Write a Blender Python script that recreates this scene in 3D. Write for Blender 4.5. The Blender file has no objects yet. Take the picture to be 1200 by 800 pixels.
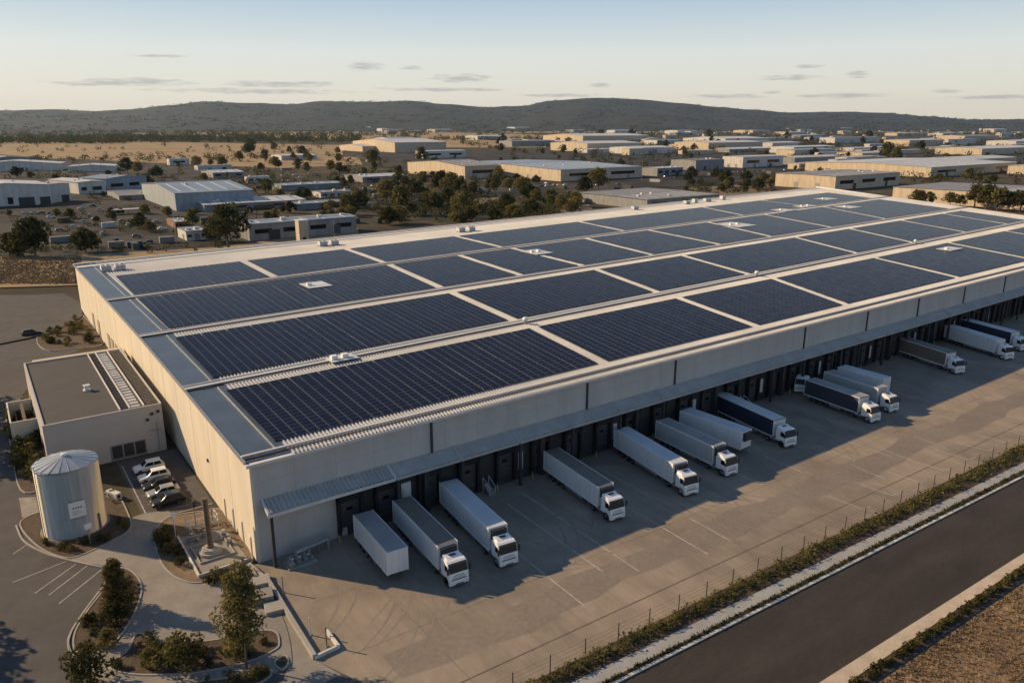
import bpy, bmesh, math, random
from math import sin, cos, pi, radians
from mathutils import Vector, Matrix
R = random.Random(7)
sc = bpy.context.scene
COL = sc.collection

# ------------------------------------------------------------------ camera, sky, sun, exposure
H = 50.0; FPX = 900.0; HZ = 148.0; K = H / 42.0
TH = math.atan((400 - HZ) / FPX); CT, ST_ = cos(TH), sin(TH)
cam = bpy.data.cameras.new('camera'); cob = bpy.data.objects.new('camera', cam); COL.objects.link(cob)
cob.location = (0, 0, H); cob.rotation_euler = (pi / 2 - TH, 0, 0)
cam.sensor_width = 36; cam.lens = 36 * FPX / 1200; cam.clip_end = 60000; cam.clip_start = .5
sc.camera = cob
U = Vector((.80551, .59258, 0)).normalized(); V = Vector((-.57364, .81911, 0)).normalized()
SUN_T = (U * 1.25 - V * 1.6 + Vector((0, 0, -1))).normalized()      # the way the light travels
SUN_EL = math.asin(-SUN_T.z); SUN_AZ = math.atan2(-SUN_T.x, -SUN_T.y)
SKY_STRENGTH = .08; SUN_STRENGTH = 5.0; SUN_COLOR = (1, .72, .42)
sc.view_settings.view_transform = 'Standard'; sc.view_settings.look = 'None'
sc.view_settings.gamma = 1; sc.view_settings.exposure = .42; sc.view_settings.use_curve_mapping = False
sun = bpy.data.lights.new('sun', 'SUN'); sob = bpy.data.objects.new('sun', sun); COL.objects.link(sob)
sun.energy = SUN_STRENGTH; sun.angle = radians(.6); sun.color = SUN_COLOR
sob.rotation_euler = SUN_T.to_track_quat('-Z', 'Y').to_euler(); sob.location = (-200, 100, 300)
sc.cycles.max_bounces = 6; sc.cycles.diffuse_bounces = 3; sc.cycles.glossy_bounces = 3
sc.cycles.volume_bounces = 1; sc.cycles.use_fast_gi = False

def ray(px, py):
    x = (px - 600) / FPX; y = -(py - 400) / FPX
    return Vector((x, CT + y * ST_, -ST_ + y * CT))
def at(px, py, z=0.):                       # the point at height z that the photo shows at this pixel
    r = ray(px, py); t = (z - H) / r.z
    return Vector((0, 0, H)) + r * t
def depth(p): return p.y * CT - (p.z - H) * ST_
def projx(p): return 600 + FPX * p.x / depth(p)
O = at(303, 660)
def L(a, b, z=0.):                          # site frame: a along the dock wall, b along the gable wall
    p = O + U * (a * K) + V * (b * K); p.z = z * K; return p
def dirang(d): return math.atan2(d.y, d.x)
UANG = dirang(U)

world = bpy.data.worlds.new('World'); sc.world = world; world.use_nodes = True
def build_sky():
    nt = world.node_tree; n = nt.nodes; l = nt.links; n.clear()
    out = n.new('ShaderNodeOutputWorld'); bg = n.new('ShaderNodeBackground')
    bg.inputs['Strength'].default_value = SKY_STRENGTH
    sky = n.new('ShaderNodeTexSky'); sky.sky_type = 'NISHITA'; sky.sun_disc = False
    sky.sun_elevation = SUN_EL; sky.sun_rotation = SUN_AZ
    sky.altitude = 100; sky.air_density = 1.0; sky.dust_density = 1.5; sky.ozone_density = 1.0
    def math_(op, a, b=None, c=None):
        m = n.new('ShaderNodeMath'); m.operation = op
        for i, x in enumerate((a, b, c)):
            if x is None: continue
            if isinstance(x, (int, float)): m.inputs[i].default_value = x
            else: l.new(x, m.inputs[i])
        return m.outputs[0]
    tc = n.new('ShaderNodeTexCoord'); sep = n.new('ShaderNodeSeparateXYZ'); l.new(tc.outputs['Generated'], sep.inputs[0])
    az = math_('ARCTAN2', sep.outputs[0], sep.outputs[1]); el = math_('ARCSINE', sep.outputs[2])
    # evening air: cream low down, pale blue above
    ramp = n.new('ShaderNodeValToRGB'); cr = ramp.color_ramp
    cr.elements[0].position = 0; cr.elements[0].color = (8.0, 7.0, 5.5, 1)
    cr.elements[1].position = 1; cr.elements[1].color = (.8, 1.5, 2.9, 1)
    for pos, c in ((.035, (8.1, 7.5, 6.3, 1)), (.085, (7.3, 7.6, 7.2, 1)), (.16, (3.7, 5.2, 6.8, 1)), (.32, (2.2, 3.4, 5.2, 1)), (.6, (1.1, 1.9, 3.4, 1))):
        e = cr.elements.new(pos); e.color = c
    l.new(math_('MAXIMUM', el, 0), ramp.inputs[0]); fac = .9
    mix = n.new('ShaderNodeMixRGB'); mix.inputs[0].default_value = fac; l.new(sky.outputs[0], mix.inputs[1]); l.new(ramp.outputs[0], mix.inputs[2])
    # small flat clouds low over the hills
    comb = n.new('ShaderNodeCombineXYZ'); l.new(math_('MULTIPLY', az, 26), comb.inputs[0]); l.new(math_('MULTIPLY', el, 210), comb.inputs[1])
    nz = n.new('ShaderNodeTexNoise'); nz.inputs['Scale'].default_value = 1.5; nz.inputs['Detail'].default_value = 6; nz.inputs['Roughness'].default_value = .62
    l.new(comb.outputs[0], nz.inputs['Vector'])
    total = None
    for px, py, w, h in ((165, 96, 62, 5), (110, 98, 50, 3.5), (320, 99, 60, 4.5), (365, 98, 28, 4), (429, 78, 25, 6.5), (483, 80, 16, 3),
                         (541, 92, 40, 6), (300, 107, 130, 3.5), (520, 105, 90, 3), (926, 91, 36, 4), (948, 78, 18, 3), (1004, 87, 14, 5),
                         (990, 112, 60, 3.5), (905, 108, 14, 2.5), (1170, 114, 60, 3), (702, 100, 16, 3), (660, 112, 70, 2.5), (850, 113, 50, 3), (190, 66, 32, 2.2), (1110, 107, 16, 3), (-90, 90, 60, 5), (1290, 95, 60, 5)):
        r = ray(px, py).normalized(); a0 = math.atan2(r.x, r.y); e0 = math.asin(r.z)
        dx = math_('MULTIPLY', math_('SUBTRACT', az, a0), 900 / w); dy = math_('MULTIPLY', math_('SUBTRACT', el, e0), 900 / h)
        q = math_('SUBTRACT', 1, math_('ADD', math_('MULTIPLY', dx, dx), math_('MULTIPLY', dy, dy)))
        total = q if total is None else math_('MAXIMUM', total, q)
    m = math_('ADD', math_('MAXIMUM', total, -1.0), math_('MULTIPLY', math_('SUBTRACT', nz.outputs[0], .5), 3.0))
    mr = n.new('ShaderNodeMapRange'); mr.interpolation_type = 'SMOOTHSTEP'
    mr.inputs[1].default_value = .1; mr.inputs[2].default_value = 1.35; mr.inputs[3].default_value = 0; mr.inputs[4].default_value = .8
    l.new(m, mr.inputs[0])
    mix2 = n.new('ShaderNodeMixRGB'); l.new(mr.outputs[0], mix2.inputs[0]); l.new(mix.outputs[0], mix2.inputs[1]); mix2.inputs[2].default_value = (4.3, 4.15, 4.1, 1)
    l.new(mix2.outputs[0], bg.inputs[0]); l.new(bg.outputs[0], out.inputs[0])
build_sky()

# ------------------------------------------------------------------ helpers
def tag(o, label=None, cat=None, group=None, kind=None):
    if label: o['label'] = label
    if cat: o['category'] = cat
    if group: o['group'] = group
    if kind: o['kind'] = kind
    return o
def empty(name, loc, rz=0., label=None, cat=None, group=None):
    o = bpy.data.objects.new(name, None); COL.objects.link(o); o.location = loc; o.rotation_euler = (0, 0, rz)
    o.empty_display_size = .3
    return tag(o, label, cat, group)
KIDS = {}
def kid(o, parent):
    if parent is not None:
        o.parent = parent; KIDS.setdefault(parent.name, []).append(o)
def copy_tree(o, parent=None):
    c = o.copy(); COL.objects.link(c)
    if parent is not None: kid(c, parent)
    for ch in KIDS.get(o.name, []): copy_tree(ch, c)
    return c
def link_mesh(name, me, parent=None, loc=None, rz=0.):
    o = bpy.data.objects.new(name, me); COL.objects.link(o)
    if loc is not None: o.location = loc
    o.rotation_euler = (0, 0, rz); kid(o, parent); return o
class MB:
    def __init__(s): s.v = []; s.f = []; s.m = []; s.uv = {}
    def add(s, vs, fs, mi=0):
        b = len(s.v); s.v += [tuple(p) for p in vs]
        for f in fs: s.f.append(tuple(b + i for i in f)); s.m.append(mi)
    def hexa(s, lo, hi, mi=0):
        n = len(lo)
        s.add(list(lo) + list(hi), [tuple(reversed(range(n)))] + [tuple(range(n, 2 * n))] + [(i, (i + 1) % n, n + (i + 1) % n, n + i) for i in range(n)], mi)
    def box(s, x0, y0, z0, x1, y1, z1, mi=0):
        s.hexa([(x0, y0, z0), (x1, y0, z0), (x1, y1, z0), (x0, y1, z0)], [(x0, y0, z1), (x1, y0, z1), (x1, y1, z1), (x0, y1, z1)], mi)
    def obox(s, a0, b0, z0, a1, b1, z1, mi=0):          # a box in the site frame
        s.hexa([L(a0, b0, z0), L(a1, b0, z0), L(a1, b1, z0), L(a0, b1, z0)], [L(a0, b0, z1), L(a1, b0, z1), L(a1, b1, z1), L(a0, b1, z1)], mi)
    def prism(s, poly, z0, z1, mi=0): s.hexa([(p[0], p[1], z0) for p in poly], [(p[0], p[1], z1) for p in poly], mi)
    def side(s, prof, y0, y1, mi=0):                    # a profile in x,z pulled across y
        s.hexa([(p[0], y0, p[1]) for p in prof], [(p[0], y1, p[1]) for p in prof], mi)
    def sheet(s, poly, z, mi=0): s.add([(p[0], p[1], z) for p in poly], [tuple(range(len(poly)))], mi)
    def quad(s, a, b, c, d, mi=0): s.add([a, b, c, d], [(0, 1, 2, 3)], mi)
    def tube(s, p, q, r0, r1=None, n=8, mi=0):
        r1 = r0 if r1 is None else r1
        p = Vector(p); q = Vector(q); d = (q - p).normalized()
        x = d.orthogonal().normalized(); y = d.cross(x)
        lo = [p + (x * cos(2 * pi * i / n) + y * sin(2 * pi * i / n)) * r0 for i in range(n)]
        hi = [q + (x * cos(2 * pi * i / n) + y * sin(2 * pi * i / n)) * r1 for i in range(n)]
        s.hexa(lo, hi, mi)
    def lathe(s, c, prof, n=16, mi=0, axis='z'):
        b = len(s.v); m = len(prof)
        for r, h in prof:
            for i in range(n):
                a = 2 * pi * i / n
                if axis == 'z': s.v.append((c[0] + r * cos(a), c[1] + r * sin(a), c[2] + h))
                else: s.v.append((c[0] + r * cos(a), c[1] + h, c[2] + r * sin(a)))
        for j in range(m - 1):
            for i in range(n):
                s.f.append((b + j * n + i, b + j * n + (i + 1) % n, b + (j + 1) * n + (i + 1) % n, b + (j + 1) * n + i)); s.m.append(mi)
        s.f.append(tuple(b + i for i in reversed(range(n)))); s.m.append(mi)
        s.f.append(tuple(b + (m - 1) * n + i for i in range(n))); s.m.append(mi)
    def mesh(s, name, mats, bevel=0., smooth=False, recalc=True):
        me = bpy.data.meshes.new(name); me.from_pydata(s.v, [], s.f)
        if not isinstance(mats, (list, tuple)): mats = [mats]
        for m in mats: me.materials.append(m)
        if len(mats) > 1: me.polygons.foreach_set('material_index', s.m)
        if recalc or bevel:
            bm = bmesh.new(); bm.from_mesh(me)
            if bevel: bmesh.ops.bevel(bm, geom=bm.edges[:], offset=bevel, segments=2, affect='EDGES', profile=.6, clamp_overlap=True)
            bmesh.ops.recalc_face_normals(bm, faces=bm.faces[:]); bm.to_mesh(me); bm.free()
        if smooth:
            me.polygons.foreach_set('use_smooth', [True] * len(me.polygons))
            try: me.set_sharp_from_angle(angle=radians(35))
            except Exception: pass
        me.update(); return me
    def build(s, name, mats, parent=None, bevel=0., smooth=False, loc=None, rz=0., recalc=True):
        return link_mesh(name, s.mesh(name, mats, bevel, smooth, recalc), parent, loc, rz)
def smooth_line(pts, k=6, closed=False):
    out = []; n = len(pts); P = [Vector((p[0], p[1], 0)) for p in pts]
    for i in range(n if closed else n - 1):
        p0 = P[(i - 1) % n] if closed or i > 0 else P[0]; p1 = P[i]; p2 = P[(i + 1) % n]
        p3 = P[(i + 2) % n] if closed or i + 2 < n else P[-1]
        for j in range(k):
            t = j / k
            out.append(.5 * ((2 * p1) + (p2 - p0) * t + (2 * p0 - 5 * p1 + 4 * p2 - p3) * t * t + (3 * p1 - p0 - 3 * p2 + p3) * t ** 3))
    if not closed: out.append(P[-1])
    return out
def strip_along(mb, pts, w, z0, z1, closed=False, mi=0):   # a kerb of rectangular section along a line
    n = len(pts); lo = []; hi = []
    for i in range(n):
        a = pts[(i - 1) % n] if closed or i > 0 else pts[i]; b = pts[(i + 1) % n] if closed or i < n - 1 else pts[i]
        d = (b - a); d.z = 0; d.normalize(); nn = Vector((-d.y, d.x, 0)) * w / 2
        lo.append(pts[i] - nn); hi.append(pts[i] + nn)
    for i in range(n if closed else n - 1):
        j = (i + 1) % n
        mb.hexa([(lo[i].x, lo[i].y, z0), (lo[j].x, lo[j].y, z0), (hi[j].x, hi[j].y, z0), (hi[i].x, hi[i].y, z0)],
                [(lo[i].x, lo[i].y, z1), (lo[j].x, lo[j].y, z1), (hi[j].x, hi[j].y, z1), (hi[i].x, hi[i].y, z1)], mi)

# ------------------------------------------------------------------ materials
MATS = {}
def mat(name, col, rough=.7, metal=0., var=.12, scale=1., col2=None, bump=0., spec=.5, detail=5, stretch=None, obj=True, contrast=(.35, .65), emit=None, fine=0.):
    if name in MATS: return MATS[name]
    m = bpy.data.materials.new(name); MATS[name] = m; m.use_nodes = True
    nt = m.node_tree; n = nt.nodes; l = nt.links; b = n['Principled BSDF']
    b.inputs['Roughness'].default_value = rough; b.inputs['Metallic'].default_value = metal
    b.inputs['Specular IOR Level'].default_value = spec
    c2 = col2 if col2 else tuple(x * (1 - var * 2) for x in col)
    if obj: src = n.new('ShaderNodeTexCoord').outputs['Object']
    else: src = n.new('ShaderNodeNewGeometry').outputs['Position']
    if stretch:
        mp = n.new('ShaderNodeMapping'); mp.inputs['Scale'].default_value = stretch[:3]
        if len(stretch) > 3: mp.inputs['Rotation'].default_value = (0, 0, stretch[3]); mp.vector_type = 'TEXTURE'; mp.inputs['Scale'].default_value = tuple(1 / s for s in stretch[:3])
        l.new(src, mp.inputs[0]); src = mp.outputs[0]
    nz = n.new('ShaderNodeTexNoise'); nz.inputs['Scale'].default_value = scale; nz.inputs['Detail'].default_value = detail; nz.inputs['Roughness'].default_value = .62
    l.new(src, nz.inputs['Vector'])
    mr = n.new('ShaderNodeMapRange'); mr.inputs[1].default_value = contrast[0]; mr.inputs[2].default_value = contrast[1]; l.new(nz.outputs[0], mr.inputs[0])
    mx = n.new('ShaderNodeMixRGB'); mx.inputs[1].default_value = (*col, 1); mx.inputs[2].default_value = (*c2, 1); l.new(mr.outputs[0], mx.inputs[0])
    last = mx.outputs[0]
    if fine:
        n2 = n.new('ShaderNodeTexNoise'); n2.inputs['Scale'].default_value = scale * 14; n2.inputs['Detail'].default_value = 4; l.new(src, n2.inputs['Vector'])
        r2 = n.new('ShaderNodeMapRange'); r2.inputs[1].default_value = .3; r2.inputs[2].default_value = .7; r2.inputs[3].default_value = 1 - fine; r2.inputs[4].default_value = 1 + fine; l.new(n2.outputs[0], r2.inputs[0])
        m2 = n.new('ShaderNodeMixRGB'); m2.blend_type = 'MULTIPLY'; m2.inputs[0].default_value = 1; l.new(last, m2.inputs[1]); l.new(r2.outputs[0], m2.inputs[2]); last = m2.outputs[0]
    l.new(last, b.inputs['Base Color'])
    if bump:
        bp = n.new('ShaderNodeBump'); bp.inputs['Strength'].default_value = bump; bp.inputs['Distance'].default_value = .3
        l.new(nz.outputs[0], bp.inputs['Height']); l.new(bp.outputs[0], b.inputs['Normal'])
    if emit: b.inputs['Emission Color'].default_value = (*emit, 1); b.inputs['Emission Strength'].default_value = 1
    return m
def leaf_mat(name, c1, c2, c3):
    m = bpy.data.materials.new(name); m.use_nodes = True; nt = m.node_tree; n = nt.nodes; l = nt.links; n.clear()
    out = n.new('ShaderNodeOutputMaterial'); d = n.new('ShaderNodeBsdfDiffuse'); t = n.new('ShaderNodeBsdfTranslucent'); mx = n.new('ShaderNodeMixShader')
    mx.inputs[0].default_value = .38
    tc = n.new('ShaderNodeTexCoord'); nz = n.new('ShaderNodeTexNoise'); nz.inputs['Scale'].default_value = .9; nz.inputs['Detail'].default_value = 3; l.new(tc.outputs['Object'], nz.inputs['Vector'])
    cr = n.new('ShaderNodeValToRGB'); e = cr.color_ramp.elements
    e[0].position = .33; e[0].color = (*c1, 1); e[1].position = .68; e[1].color = (*c3, 1); k = e.new(.5); k.color = (*c2, 1)
    l.new(nz.outputs[0], cr.inputs[0])
    oi = n.new('ShaderNodeObjectInfo'); hs = n.new('ShaderNodeHueSaturation'); mr = n.new('ShaderNodeMapRange'); mr.inputs[3].default_value = .7; mr.inputs[4].default_value = 1.3
    l.new(oi.outputs['Random'], mr.inputs[0]); l.new(mr.outputs[0], hs.inputs['Value'])
    l.new(cr.outputs[0], hs.inputs['Color'])
    l.new(hs.outputs[0], d.inputs[0]); l.new(hs.outputs[0], t.inputs[0]); l.new(d.outputs[0], mx.inputs[1]); l.new(t.outputs[0], mx.inputs[2]); l.new(mx.outputs[0], out.inputs[0])
    return m
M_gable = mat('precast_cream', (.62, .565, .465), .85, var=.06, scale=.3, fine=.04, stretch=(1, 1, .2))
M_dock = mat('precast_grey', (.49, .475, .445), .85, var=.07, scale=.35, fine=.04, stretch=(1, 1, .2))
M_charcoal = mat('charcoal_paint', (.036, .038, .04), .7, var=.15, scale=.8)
M_black = mat('black_rubber', (.012, .012, .013), .8, var=.2, scale=2)
M_door = mat('dock_door_grey', (.06, .063, .066), .6, var=.1)
M_roof = mat('zinc_roof', (.42, .43, .44), .5, metal=.0, var=.10, scale=.09, fine=.06, spec=.5)
M_flash = mat('blue_grey_flashing', (.085, .118, .155), .42, metal=.25, var=.12, scale=.25)
M_trim = mat('pale_trim', (.60, .59, .57), .6, var=.06)
M_canopy = mat('canopy_zinc', (.40, .40, .385), .65, metal=0., var=.10, scale=.4)
M_steel = mat('galvanised_steel', (.42, .42, .41), .42, metal=.6, var=.1, scale=1.5)
M_pipe = mat('dull_pipe', (.30, .31, .31), .5, metal=.4, var=.15, scale=2)
M_white = mat('white_paint', (.78, .78, .77), .35, var=.03, scale=.8)
M_offwhite = mat('offwhite_panel', (.62, .63, .62), .45, var=.06, scale=.5, fine=.03)
M_glass = mat('dark_glass', (.008, .009, .011), .12, var=.1, spec=.22)
M_tyre = mat('tyre_rubber', (.02, .02, .02), .85, var=.2, scale=4)
M_rim = mat('rim_metal', (.35, .35, .35), .4, metal=.7, var=.1)
M_chassis = mat('chassis_dark', (.03, .031, .033), .6, var=.2, scale=2)
M_grille = mat('grille_dark', (.045, .047, .05), .5, var=.1)
M_lamp = mat('headlamp_clear', (.7, .7, .68), .15, var=.03)
M_red = mat('tail_red', (.35, .02, .02), .3, var=.05)
M_concrete = mat('path_concrete', (.235, .22, .196), .85, col2=(.18, .167, .148), scale=.35, fine=.10, obj=False)
M_kerb = mat('kerb_concrete', (.33, .315, .285), .85, var=.1, scale=.8, fine=.1, obj=False)
M_soil = mat('mulch_soil', (.085, .056, .036), .95, col2=(.045, .032, .022), scale=1.1, bump=.5, fine=.35, obj=False)
M_dirt = mat('dry_dirt', (.19, .135, .085), .95, col2=(.11, .082, .054), scale=.5, bump=.4, fine=.2, obj=False)
M_line = mat('worn_line_paint', (.47, .45, .41), .7, col2=(.25, .22, .18), scale=1.2, fine=.25, contrast=(.3, .7), obj=False)
M_kline = mat('kerb_white', (.62, .61, .57), .7, col2=(.45, .44, .41), scale=.6, fine=.12, obj=False)
M_grey_roof = mat('membrane_grey', (.047, .046, .047), .8, var=.12, scale=.25, fine=.08)
M_annex = mat('annex_wall', (.43, .415, .395), .8, var=.05, scale=.3, fine=.04)
M_tank = mat('zinc_tank', (.60, .55, .45), .34, metal=.72, var=.14, scale=.9, fine=.06, stretch=(3, 3, .12))
M_tanktop = mat('tank_roof_metal', (.42, .46, .50), .4, metal=.6, var=.1, scale=.6)
M_bark = mat('bark', (.13, .10, .075), .9, var=.25, scale=3)
M_brown_tin = mat('rust_stack', (.16, .115, .085), .6, metal=.2, var=.2, scale=1.2)
M_text = mat('sign_ink', (.05, .06, .08), .7, var=.05)
M_wire = mat('fence_wire', (.14, .13, .115), .7, metal=.3, var=.1)
M_post = mat('fence_post', (.10, .095, .085), .7, metal=.2, var=.15)

def big_ground(name, cols, scales, rough=.95, bump=.0, streak=None, dark=None):
    """ground seen from far: two noises, large fields and small scrub"""
    m = bpy.data.materials.new(name); m.use_nodes = True; nt = m.node_tree; n = nt.nodes; l = nt.links; b = n['Principled BSDF']
    b.inputs['Roughness'].default_value = rough; b.inputs['Specular IOR Level'].default_value = .15
    pos = n.new('ShaderNodeNewGeometry').outputs['Position']
    def noise(s, d=6, v=None):
        z = n.new('ShaderNodeTexNoise'); z.inputs['Scale'].default_value = s; z.inputs['Detail'].default_value = d; z.inputs['Roughness'].default_value = .6
        l.new(v or pos, z.inputs['Vector']); return z.outputs[0]
    cr = n.new('ShaderNodeValToRGB'); el = cr.color_ramp.elements
    ks = [.3 + .4 * i / (len(cols) - 1) for i in range(len(cols))]
    el[0].position = ks[0]; el[0].color = (*cols[0], 1); el[1].position = ks[-1]; el[1].color = (*cols[-1], 1)
    for k, c in zip(ks[1:-1], cols[1:-1]): e = el.new(k); e.color = (*c, 1)
    l.new(noise(scales[0]), cr.inputs[0]); last = cr.outputs[0]
    for s, amt in scales[1]:
        r2 = n.new('ShaderNodeMapRange'); r2.inputs[1].default_value = .3; r2.inputs[2].default_value = .7; r2.inputs[3].default_value = 1 - amt; r2.inputs[4].default_value = 1 + amt
        v = None
        if streak:
            mp = n.new('ShaderNodeMapping'); mp.vector_type = 'TEXTURE'; mp.inputs['Rotation'].default_value = (0, 0, streak[0]); mp.inputs['Scale'].default_value = (streak[1], 1, 1); l.new(pos, mp.inputs[0]); v = mp.outputs[0]
        l.new(noise(s, 5, v), r2.inputs[0]); m2 = n.new('ShaderNodeMixRGB'); m2.blend_type = 'MULTIPLY'; m2.inputs[0].default_value = 1
        l.new(last, m2.inputs[1]); l.new(r2.outputs[0], m2.inputs[2]); last = m2.outputs[0]
    l.new(last, b.inputs['Base Color'])
    if bump:
        bp = n.new('ShaderNodeBump'); bp.inputs['Strength'].default_value = bump; bp.inputs['Distance'].default_value = .25
        l.new(noise(scales[1][-1][0], 6), bp.inputs['Height']); l.new(bp.outputs[0], b.inputs['Normal'])
    return m
M_plain = big_ground('plain_scrub', [(.025, .025, .018), (.043, .039, .027), (.072, .058, .037), (.032, .031, .022)], (.006, [(.03, .35), (.25, .3)]))
M_field = big_ground('dry_field', [(.24, .175, .10), (.30, .22, .125), (.19, .142, .085)], (.008, [(.05, .15), (.3, .15)]), streak=(UANG, 4))
M_asphalt = big_ground('asphalt_lot', [(.075, .072, .072), (.09, .086, .084), (.064, .062, .062)], (.08, [(.5, .12), (6, .12)]), rough=.85)
M_road = big_ground('asphalt_road', [(.040, .035, .032), (.047, .041, .037), (.036, .032, .029)], (.06, [(.35, .2), (5, .16)]), rough=.8, streak=(UANG, 6))
M_yard = big_ground('yard_paving', [(.245, .205, .16), (.28, .235, .185), (.20, .17, .137), (.26, .22, .175)], (.05, [(.22, .13), (1.3, .08), (9, .07)]), rough=.85, streak=(dirang(V), 3))
M_shade_band = mat('shade_toned_paving', (.205, .172, .137), .8, col2=(.165, .14, .115), scale=.12, fine=.12, obj=False)  # yard colour darkened to stand in for a cast shadow
M_dry = big_ground('dry_dirt_field', [(.17, .115, .068), (.24, .165, .098), (.13, .09, .055)], (.07, [(.6, .3), (4, .3)]), bump=.6, streak=(UANG + .5, 3))
M_lot_far = big_ground('far_paving', [(.033, .033, .032), (.058, .055, .052), (.026, .026, .025), (.045, .043, .04)], (.022, [(.2, .15), (1.5, .15)]))
M_hill = big_ground('hill_scrub', [(.010, .015, .015), (.019, .022, .018), (.034, .031, .022), (.013, .017, .015)], (.0016, [(.006, .4), (.035, .5)]))

# ------------------------------------------------------------------ setting: ground and sheets
def structure(o): return tag(o, kind='structure')
mb = MB(); S = 40000
mb.sheet([(-S, -400), (S, -400), (S, S), (-S, S)], 0); structure(mb.build('ground', M_plain))
def pxpoly(pts, z=0): return [at(x, y, 0) for x, y in pts]
PZ = [0]
def patch(name, pts, z, m):
    if z >= .03: PZ[0] += 1; z = .03 + .02 * PZ[0]
    q = MB(); q.sheet(pts, z); return structure(q.build(name, m))
# dry fields, far left and between the trees
for pts in ([(-60, 167), (150, 166), (400, 170), (402, 184), (300, 190), (180, 196), (-60, 176)],
            [(95, 183), (230, 184), (420, 184), (425, 193), (330, 197), (190, 192), (100, 189)],
            [(150, 157), (420, 153), (640, 158), (640, 163), (400, 164)],
            [(410, 166), (520, 163), (640, 166), (640, 173), (420, 173)],
            [(560, 152), (900, 150), (1000, 152), (900, 155), (600, 156)],
            [(1000, 154), (1300, 150), (1300, 154), (1080, 157)]):
    patch('dry_field', pxpoly(pts), .05, M_field)
for pts in ([(540, 232), (575, 221), (600, 222), (585, 236), (560, 240)], [(805, 221), (900, 214), (905, 226), (840, 232)],
            [(600, 258), (690, 240), (700, 252), (640, 265)]):
    patch('bare_ground', pxpoly(pts), .06, M_dirt)
# paved ground of the industrial estate behind
for pts in ([(-40, 236), (60, 242), (210, 228), (300, 233), (300, 296), (200, 300), (-40, 300)],
            [(400, 176), (560, 178), (700, 172), (900, 160), (1300, 158), (1300, 205), (960, 200), (760, 212), (600, 214), (440, 186)],
            [(400, 232), (520, 222), (760, 212), (910, 207), (905, 214), (700, 224), (560, 232), (420, 248)],
            [(-60, 188), (80, 186), (280, 196), (300, 212), (180, 232), (-60, 244)]):
    patch('estate_paving', pxpoly(pts), .03, M_lot_far)
patch('side_road', pxpoly([(-80, 352), (75, 345), (98, 358), (96, 372), (60, 392), (-80, 420)]), .03, M_asphalt)
patch('side_lot', pxpoly([(-140, 347), (70, 345), (98, 366), (112, 402), (60, 424), (16, 474), (2, 570), (-140, 640)]), .02, M_asphalt)
patch('dirt_strip', pxpoly([(-60, 302), (90, 300), (260, 290), (420, 268), (420, 276), (200, 302), (90, 316), (96, 335), (-60, 340)]), .05, M_field)
# yard, car park, road
yard = [L(-.6, 0), L(-.6, -9), L(-1.2, -18), L(1.5, -26.5), L(-3, -34), L(-10, -29.2 - .35), L(300, -29.2 - 300 * .035), L(300, 0)]
yard = [L(-.5, -.0), at(303, 664), at(315, 684), at(369, 773), L(2.5, -24.5), L(0, -29.2), L(300, -29.2 - 300 * .035), L(300, 0)]
patch('yard', yard, .012, M_yard)
patch('car_park', [L(-75, 125), L(-16, 80), L(-15, 31), L(-11, 5), L(4, -2), L(6, -24.5), L(6, -29.2), L(2, -40), L(-40, -40), L(-75, 0)], .004, M_asphalt)
def fl(b0, m): return lambda a: b0 + m * a
F_fence = fl(-29.1, -.036); F_p1 = fl(-30.9, -.048); F_p2 = fl(-32.3, -.044); F_k = fl(-32.85, -.049); F_q1 = fl(-41.8, -.042); F_q2 = fl(-43.3, -.034); F_h = fl(-44.1, -.038)
def band(name, f, g, z0, z1, m, a0=-25, a1=420, n=1, wall=False):
    q = MB(); N = 24
    for i in range(N):
        a = a0 + (a1 - a0) * i / N; b = a0 + (a1 - a0) * (i + 1) / N
        q.hexa([L(a, g(a)) + Vector((0, 0, z0)), L(b, g(b)) + Vector((0, 0, z0)), L(b, f(b)) + Vector((0, 0, z0)), L(a, f(a)) + Vector((0, 0, z0))],
               [L(a, g(a)) + Vector((0, 0, z1)), L(b, g(b)) + Vector((0, 0, z1)), L(b, f(b)) + Vector((0, 0, z1)), L(a, f(a)) + Vector((0, 0, z1))])
    return structure(q.build(name, m))
off = lambda f, d: (lambda a: f(a) + d)
band('verge', off(F_fence, -.05), F_p1, -.05, .10, M_soil)
band('footpath', F_p1, F_p2, -.05, .14, mat('cool_path', (.31, .315, .31), .85, var=.1, scale=.4, fine=.1, obj=False))
band('verge', F_p2, off(F_k, .28), -.05, .11, M_soil)
band('kerb', off(F_k, .28), F_k, -.05, .15, M_kline)
band('road', F_k, F_q1, -.05, .016, M_road)
band('footpath', F_q1, F_q2, -.05, .15, mat('sand_path', (.50, .42, .32), .85, var=.12, scale=.4, fine=.1, obj=False))
band('verge', F_q2, off(F_h, -.1), -.05, .10, M_soil)
band('kerb', off(F_h, -.1), off(F_h, -.28), -.05, .14, M_charcoal)
band('dirt_field', off(F_h, -.28), fl(-120, 0), -.05, .05, M_dry)
def jut(a, b, amt): return a + (b - a) * amt
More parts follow.
